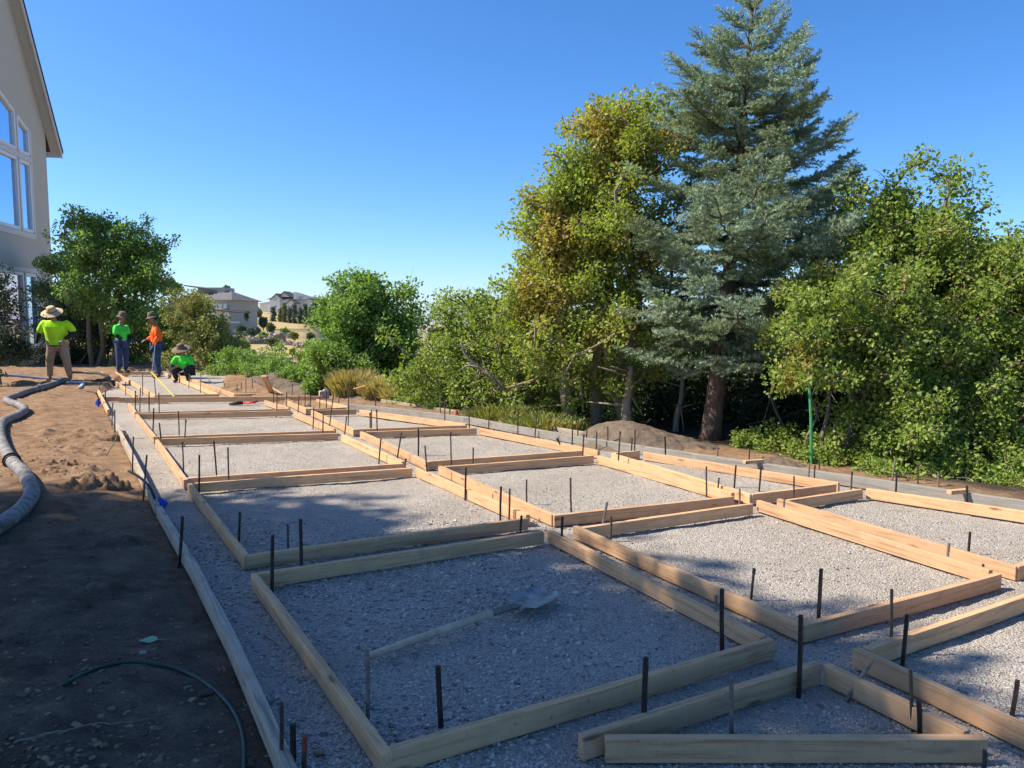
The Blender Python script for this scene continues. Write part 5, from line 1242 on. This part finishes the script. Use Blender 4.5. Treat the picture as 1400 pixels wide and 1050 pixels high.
SHB = [(345, 434, 424, 22, 118, 'leaf_far'), (322, 428, 416, 24, 122, 'leaf_far'), (332, 440, 424, 14, 112, 'leaf_far'), (360, 447, 434, 9, 110, 'leaf_cypress'), (351, 430, 423, 12, 130, 'leaf_far'), (330, 458, 446, 12, 90, 'leaf_cypress'), (343, 460, 450, 12, 92, 'leaf_cypress'), (352, 458, 449, 9, 95, 'leaf_cypress'), (370, 452, 444, 10, 105, 'leaf_far'), (389, 458, 451, 13, 100, 'leaf_bright'),
       (372, 472, 464, 16, 70, 'leaf_far'), (400, 484, 478, 6, 60, 'leaf_bright'), (333, 476, 466, 14, 60, 'leaf_bright'), (412, 493, 483, 15, 50, 'leaf_yellow'), (360, 462, 456, 10, 85, 'leaf_bright'), (402, 462, 456, 9, 95, 'leaf_yellow'), (318, 478, 462, 18, 50, 'leaf_far'), (425, 462, 457, 8, 95, 'leaf_far'), (310, 400, 392, 6, 140, 'leaf_far'), (228, 400, 382, 26, 120, 'leaf_far'), (240, 402, 390, 18, 118, 'leaf_far')]
SLB = ['round shrub on the hill crest right of the porch house', 'tree behind the right end of the porch house', 'dark tree right of the porch columns', 'round dark juniper on the golden slope', 'low shrub on the skyline by the white fence', 'dark juniper below the porch', 'second dark juniper below the porch, farther right', 'small dark juniper by the rock wall', 'olive shrub left of the column trees', 'green shrub under the column trees',
       'broad shrub on the lower slope below the rock wall', 'tiny upright shrub on bare golden ground', 'green shrub left of the bare slope', 'yellow shrub low on the golden slope', 'bright low shrub above the rock wall', 'yellowish shrub right of the rock wall', 'olive shrub behind the small yellow tree', 'low shrub at the right end of the slope', 'small tree on the skyline right of the roof', 'bushy tree left of the hip roof on the skyline', 'rounded tree directly behind the hip roof, left end']
for (x, yb, yt, w_, Y_, mt), lb in zip(SHB, SLB): simple_tree('hill_shrub', lb, 'shrub', x, yb, yt, w_, Y_, mt, 1300, .0028*Y_, 'shrubs and trees scattered on the hillside')
M['rock'] = stone_mat('hill_rock', [(.14, .12, .1), (.28, .24, .19), (.4, .35, .28), (.2, .17, .14)])
def rockwall(pts, Y, label, size=.8, n=60):
    P = []
    for i in range(n):
        t = RS.rand()*(len(pts)-1); j = int(t); q = atY(pts[j][0]+(pts[j+1][0]-pts[j][0])*(t-j), pts[j][1]+(pts[j+1][1]-pts[j][1])*(t-j), Y+RS.uniform(-2, 2)); q[2] += RS.uniform(-.4, .4)*size; P.append(q)
    P = np.array(P); c = P.mean(0); o = stones('rock_wall', P-c, RS.uniform(.4, 1, n)*size, M['rock'], label, .9); o.location = tuple(c); del o['kind']; return tag(o, label, 'rock wall', 'rock retaining walls on the hillside')
rockwall([(318, 461), (345, 463), (375, 458), (395, 459)], 88, 'upper rock wall crossing the slope below the porch house', .5, 130)
rockwall([(380, 467), (400, 470), (424, 473)], 75, 'lower right rock wall on the golden slope', .38, 90)
rockwall([(335, 466), (360, 461), (372, 462)], 84, 'short dark rock wall left of the lower one', .4, 45)
# grey roof peeking out low on the slope
e = empty('shed', (0, 0, 0), 'low grey roofed shed partly hidden left of the yellow green shrub', 'shed'); P4 = PX(45)
B('wall', 'far_cream', e, lambda m: hbox(m, P4, 414, 432, 494, 506, 0, 2)); B('roof', 'far_roof', e, lambda m: hip(m, P4, 413, 433, 494, 488, 0, 2, .3, .1))
b = atY(377, 453, 108); cv = MB(); cv.box((0, 0, .45), (3.6, 1.7, .6)); 
# distant haze-veiled town trees at the valley side
for i, (x, yt_, w_) in enumerate(((600, 437, 30), (640, 441, 40), (690, 438, 36))):
    simple_tree('distant_tree', ['leftmost', 'middle', 'rightmost'][i]+' far tree beyond the scrub oak on the slope falling to the valley', 'tree', x, 470, yt_+8, w_, 34+i*3, 'leaf_far', 2500, .12, 'far trees on the falling slope')

# ================================================================== PEOPLE
M['hi_green'] = flat('hi_vis_lime', (.48, .9, .02), .8, 0, .12, 8, .035); M['hi_green2'] = flat('hi_vis_green', (.07, .8, .06), .8, 0, .12, 8, .035)
M['hi_orange'] = flat('hi_vis_orange', (.95, .14, .01), .8, 0, .12, 8, .035); M['black_cloth'] = flat('black_cloth', (.02, .02, .022), .9); M['khaki'] = flat('khaki', (.36, .26, .17), .9, 0, .25, 9, .03)
M['denim'] = flat('denim', (.035, .06, .13), .9, 0, .3, 9, .03); M['skin'] = flat('skin', (.3, .17, .11), .6); M['straw_hat'] = flat('straw_hat', (.55, .40, .24), .85, 0, .12, 40, .003); M['dark_hat'] = flat('brown_hat', (.16, .115, .08), .85, 0, .2, 30)
M['glove'] = flat('grey_glove', (.2, .2, .22), .9); M['glove_blue'] = flat('blue_glove', (.08, .1, .28), .9); M['boot'] = flat('tan_boot', (.34, .22, .12), .8); M['boot_dark'] = flat('dark_boot', (.04, .035, .03), .8); M['hair'] = flat('dark_hair', (.015, .012, .01), .7); M['white_print'] = flat('white_print', (.7, .7, .68), .7)
def skin(name, J, E_, mat, parent, sub=2, root=0):
    """J: list of (x,y,z,r); E_: edges"""
    me = bpy.data.meshes.new(name); me.from_pydata([j[:3] for j in J], E_, []); me.update(); me.materials.append(mat)
    o = bpy.data.objects.new(name, me); link(o, parent); m = o.modifiers.new('s', 'SKIN'); m.use_smooth_shade = True; m.branch_smoothing = .6
    for i, j in enumerate(J):
        v = me.skin_vertices[0].data[i]; r = j[3]; v.radius = r if isinstance(r, tuple) else (r, r); v.use_root = (i == root)
    o.modifiers.new('d', 'SUBSURF').levels = sub; o.modifiers['d'].render_levels = sub
    return o
def lerp(a, b, t): return tuple(a[i]+(b[i]-a[i])*t for i in range(3))
def person(base, rz, label, P, mats, hat='wide', scale=1.0, group='workers in bright shirts'):
    """P: joints in metres, x right, -y is where the figure faces, z up"""
    e = empty('person', base, label, 'person', group, rz); e.scale = (scale,)*3
    pel, che, nek, hed = P['pelvis'], P['chest'], P['neck'], P['head']
    J = [(*pel, .12), (*lerp(pel, che, .5), .11), (*che, .085), (*nek, .055), (*lerp(nek, hed, .5), .055)]; E_ = [(0, 1), (1, 2), (2, 3), (3, 4)]
    for s in ('L', 'R'):
        i = len(J); J += [(*P['sh'+s], .04), (*P['el'+s], .04), (*P['wr'+s], .03)]; E_ += [(2, i), (i, i+1), (i+1, i+2)]
        i = len(J); J += [(*P['hp'+s], .07), (*P['kn'+s], .05), (*P['an'+s], .042)]; E_ += [(0, i), (i, i+1), (i+1, i+2)]
        a = np.array(P['an'+s]); t = a+np.array([0, -.17, -.055]) if not P.get('toe'+s) else np.array(P['toe'+s]); J += [(*t, .035)]; E_ += [(i+2, i+3)]
    body = skin('body', J, E_, M['skin'], e)
    # head with face
    bm = bmesh.new(); bmesh.ops.create_uvsphere(bm, u_segments=20, v_segments=14, radius=1)
    for v in bm.verts:
        x, y, z = v.co; jaw = 1-.28*max(0, -z); v.co = Vector((x*.076*jaw, y*.098*(1-.12*max(0, -z))-.012*max(0, -z), z*.118))
    def blob(c, r, sx=(1, 1, 1)):
        g = bmesh.ops.create_uvsphere(bm, u_segments=10, v_segments=8, radius=r)
        for v in g['verts']: v.co = Vector((v.co.x*sx[0]+c[0], v.co.y*sx[1]+c[1], v.co.z*sx[2]+c[2]))
    blob((0, -.1, -.02), .018, (.8, 1.1, 1.5)); blob((-.078, 0, -.01), .024, (.4, .9, 1.2)); blob((.078, 0, -.01), .024, (.4, .9, 1.2)); blob((0, -.09, -.06), .02, (1.3, .5, .35)); blob((0, -.075, -.095), .03, (1, .7, .6))
    me = bpy.data.meshes.new('head'); bm.to_mesh(me); bm.free(); me.materials.append(M['skin']); me.polygons.foreach_set('use_smooth', [True]*len(me.polygons)); me.update()
    hd_ = bpy.data.objects.new('head', me); link(hd_, e); hd_.location = hed; hd_.rotation_euler = P.get('look', (0, 0, 0))
    for s in (-1, 1):
        mb = MB(); mb.lathe([(0, .009), (.007, .006), (.009, 0), (.007, -.006), (0, -.009)], 8, (s*.03, -.089, .008)); mb.build('eye', M['hair'], hd_, smooth=True)
    mb = MB(); mb.lathe([(.02, .122), (.055, .105), (.08, .06), (.086, .02), (.082, -.02), (.07, -.05)], 16, (0, .015, 0), 1, 1.1)
    hr = mb.build('hair', M['hair'], hd_, smooth=True)
    # remove hair over the face
    bm = bmesh.new(); bm.from_mesh(hr.data); bmesh.ops.delete(bm, geom=[v for v in bm.verts if v.co.y < -.03 and v.co.z < .055], context='VERTS'); bm.to_mesh(hr.data); bm.free()
    # hat
    B_ = P.get('brim', .2); mb = MB(); prof = [(B_, -.012), (B_*.8, .0), (.11, .022), (.1, .07), (.088, .125), (.06, .145), (0, .14)]
    mb.lathe(prof, 24, (0, 0, .055), 1, 1.08); mb.lathe([(r-.004 if r > .01 else 0, z-.006) for r, z in prof][::-1], 24, (0, 0, .055), 1, 1.08)
    ht = mb.build('hat', mats['hat'], hd_, smooth=True); mb = MB(); mb.lathe([(.113, .024), (.109, .05)], 24, (0, 0, .055), 1, 1.08); mb.build('hat_band', M['dark_hat'], ht, smooth=True)
    # shirt: torso and sleeves in one
    bl = P.get('belly', .19); J = [(*lerp(pel, che, -.2), (bl*.92, bl*.8)), (*lerp(pel, che, .3), (bl, bl*.9)), (*che, (.195, .15)), (*lerp(che, nek, .75), (.085, .075))]; E_ = [(0, 1), (1, 2), (2, 3)]
    for s in ('L', 'R'):
        i = len(J); J += [(*P['sh'+s], .1), (*lerp(P['sh'+s], P['el'+s], .6), .085), (*P['el'+s], .075)]; E_ += [(2, i), (i, i+1), (i+1, i+2)]
    skin('shirt', J, E_, mats['shirt'], e, root=1)
    for s in ('L', 'R'):
        J = [(*lerp(P['el'+s], P['wr'+s], -.1), .071), (*lerp(P['el'+s], P['wr'+s], .5), .056), (*lerp(P['el'+s], P['wr'+s], .93), .043)]
        skin('sleeve', J, [(0, 1), (1, 2)], mats['sleeve'], e, root=0)
    J = [(*lerp(pel, che, -.12), (bl*.97, bl*.87)), (*lerp(pel, che, -.34), (bl*.93, bl*.83))]; skin('shirt_hem', J, [(0, 1)], M['black_cloth'], e)
    J = [(*lerp(pel, che, -.12), (.165, .14))]; E_ = []
    for s in ('L', 'R'):
        i = len(J); hp = P['hp'+s]; J += [(*hp, .128), (*lerp(hp, P['kn'+s], .5), .115), (*P['kn'+s], .095), (*lerp(P['kn'+s], P['an'+s], .5), .08), (*lerp(P['kn'+s], P['an'+s], .96), .07)]; E_ += [(0, i), (i, i+1), (i+1, i+2), (i+2, i+3), (i+3, i+4)]
    skin('trousers', J, E_, mats['pants'], e)
    for s in ('L', 'R'):
        a = np.array(P['an'+s]); a = np.array([a[0], a[1], max(a[2], .085)]); yaw = P.get('foot'+s, 0); f = np.array([math.sin(yaw), -math.cos(yaw), 0])
        skin('boot', [(*(a+[0, 0, .06]), .055), (*(a+[0, 0, -.03]), .052), (*(a+f*.1+[0, 0, -.04]), .05), (*(a+f*.17+[0, 0, -.045]), .043)], [(0, 1), (1, 2), (2, 3)], mats['boot'], e)
        # glove with five curled fingers
        w_ = np.array(P['wr'+s]); el_ = np.array(P['el'+s]); d = w_-el_; d /= np.linalg.norm(d); sd3 = np.cross(d, [0, 0, 1.] if abs(d[2]) < .9 else [0, 1., 0]); sd3 /= np.linalg.norm(sd3); nr = np.cross(sd3, d); sg = 1 if s == 'L' else -1
        J = [(*w_, .03), (*(w_+d*.05), (.04, .024)), (*(w_+d*.085), (.04, .02))]; E_ = [(0, 1), (1, 2)]
        for q, (o_, L_) in enumerate(((-.03, .062), (-.01, .072), (.01, .068), (.03, .054))):
            i = len(J); b_ = w_+d*.09+sd3*o_; c_ = b_+d*L_*.5+nr*.008*sg; f_ = b_+d*L_*.8+nr*.032*sg; J += [(*b_, .0115), (*c_, .0105), (*f_, .009)]; E_ += [(2, i), (i, i+1), (i+1, i+2)]
        i = len(J); J += [(*(w_+d*.045+sd3*-.04*sg), .013), (*(w_+d*.085+sd3*-.058*sg+nr*.012), .0105)]; E_ += [(1, i), (i, i+1)]
        skin('glove', J, E_, mats['glove'], e, sub=1)
    return e
def std(**k):
    P = dict(pelvis=(0, 0, .95), chest=(0, 0, 1.32), neck=(0, -.01, 1.5), head=(0, -.03, 1.63), shL=(.19, 0, 1.4), shR=(-.19, 0, 1.4), elL=(.27, .02, 1.12), elR=(-.27, .02, 1.12), wrL=(.28, -.06, .88), wrR=(-.28, -.06, .88),
             hpL=(.1, 0, .88), hpR=(-.1, 0, .88), knL=(.12, -.02, .5), knR=(-.12, -.02, .5), anL=(.13, .02, .09), anR=(-.13, .02, .09)); P.update(k); return P
def ppos(px, py): p = at(px, py); return (p[0], p[1], gz(p[0], p[1]))
person(ppos(81, 525), R(8), 'worker in a lime green shirt, khaki trousers and wide straw hat, looking down', std(
    chest=(0, -.05, 1.3), neck=(0, -.11, 1.47), head=(0, -.17, 1.58), look=(R(28), 0, 0), belly=.275, brim=.23, shL=(.23, -.05, 1.4), shR=(-.23, -.05, 1.4), elL=(.4, .02, 1.15), elR=(-.4, .02, 1.14), wrL=(.24, -.26, .98), wrR=(-.43, -.06, .88),
    hpL=(.12, 0, .86), hpR=(-.12, 0, .86), knL=(.21, -.06, .48), knR=(-.15, -.08, .5), anL=(.25, 0, .09), anR=(-.2, 0, .09)),
    dict(hat=M['straw_hat'], shirt=M['hi_green'], sleeve=M['black_cloth'], pants=M['khaki'], boot=M['boot'], glove=M['glove']), scale=1.03)
person(ppos(168, 513.5), R(72), 'worker in a green shirt and dark jeans standing sideways facing right', std(
    head=(0, -.06, 1.62), look=(R(12), 0, 0), elL=(.25, -.03, 1.12), wrL=(.2, -.22, .97), elR=(-.25, -.05, 1.12), wrR=(-.2, -.26, 1.0), belly=.19, brim=.16),
    dict(hat=M['dark_hat'], shirt=M['hi_green2'], sleeve=M['black_cloth'], pants=M['denim'], boot=M['boot_dark'], glove=M['glove_blue']), scale=.95)
e = person(ppos(216, 516.5), R(-58), 'worker in an orange shirt and blue jeans facing left holding a pale stick', std(
    head=(0, -.07, 1.62), look=(R(14), 0, 0), elR=(-.25, -.05, 1.13), wrR=(-.16, -.24, 1.05), elL=(.26, 0, 1.12), wrL=(.24, -.12, .9), belly=.2, brim=.17),
    dict(hat=M['dark_hat'], shirt=M['hi_orange'], sleeve=M['hi_orange'], pants=M['denim'], boot=M['boot_dark'], glove=M['glove']), scale=.98)
q = ppos(216, 516.5); slab('measuring_stick', np.array(q)+[-.02, -.3, .12], np.array(q)+[.1, -.28, .98], .03, .012, 'white_paint', 'pale stick held upright by the worker in the orange shirt', 'stick')
person(ppos(252, 522), R(-4), 'crouching worker in a bright green shirt and wide dark hat near the far forms', dict(
    pelvis=(0, .16, .34), chest=(0, 0, .66), neck=(0, -.06, .82), head=(0, -.11, .93), look=(R(22), 0, 0), brim=.25, belly=.21, shL=(.19, -.02, .73), shR=(-.19, -.02, .73), elL=(.3, -.08, .48), elR=(-.34, 0, .5), wrL=(.16, -.3, .36), wrR=(-.3, -.18, .28),
    hpL=(.1, .12, .32), hpR=(-.1, .12, .32), knL=(.2, -.28, .44), knR=(-.2, -.22, .4), anL=(.18, -.08, .09), anR=(-.2, -.05, .09)),
    dict(hat=M['dark_hat'], shirt=M['hi_green2'], sleeve=M['black_cloth'], pants=M['black_cloth'], boot=M['boot_dark'], glove=M['glove']), scale=.88)

# ================================================================== AIR
mb = MB(); mb.box((0, 0, -142), (50000, 50000, 318))
m, t, b = newmat('haze_air'); t.nodes.remove(b); pv = t.nodes.new('ShaderNodeVolumePrincipled'); pv.inputs['Density'].default_value = .00004; pv.inputs['Color'].default_value = (.9, .93, 1, 1); pv.inputs['Anisotropy'].default_value = .3
t.links.new(pv.outputs[0], [n_ for n_ in t.nodes if n_.type == 'OUTPUT_MATERIAL'][0].inputs['Volume'])
o = mb.build('haze', m); tag(o, 'pale haze over the far valley', None, None, 'stuff')
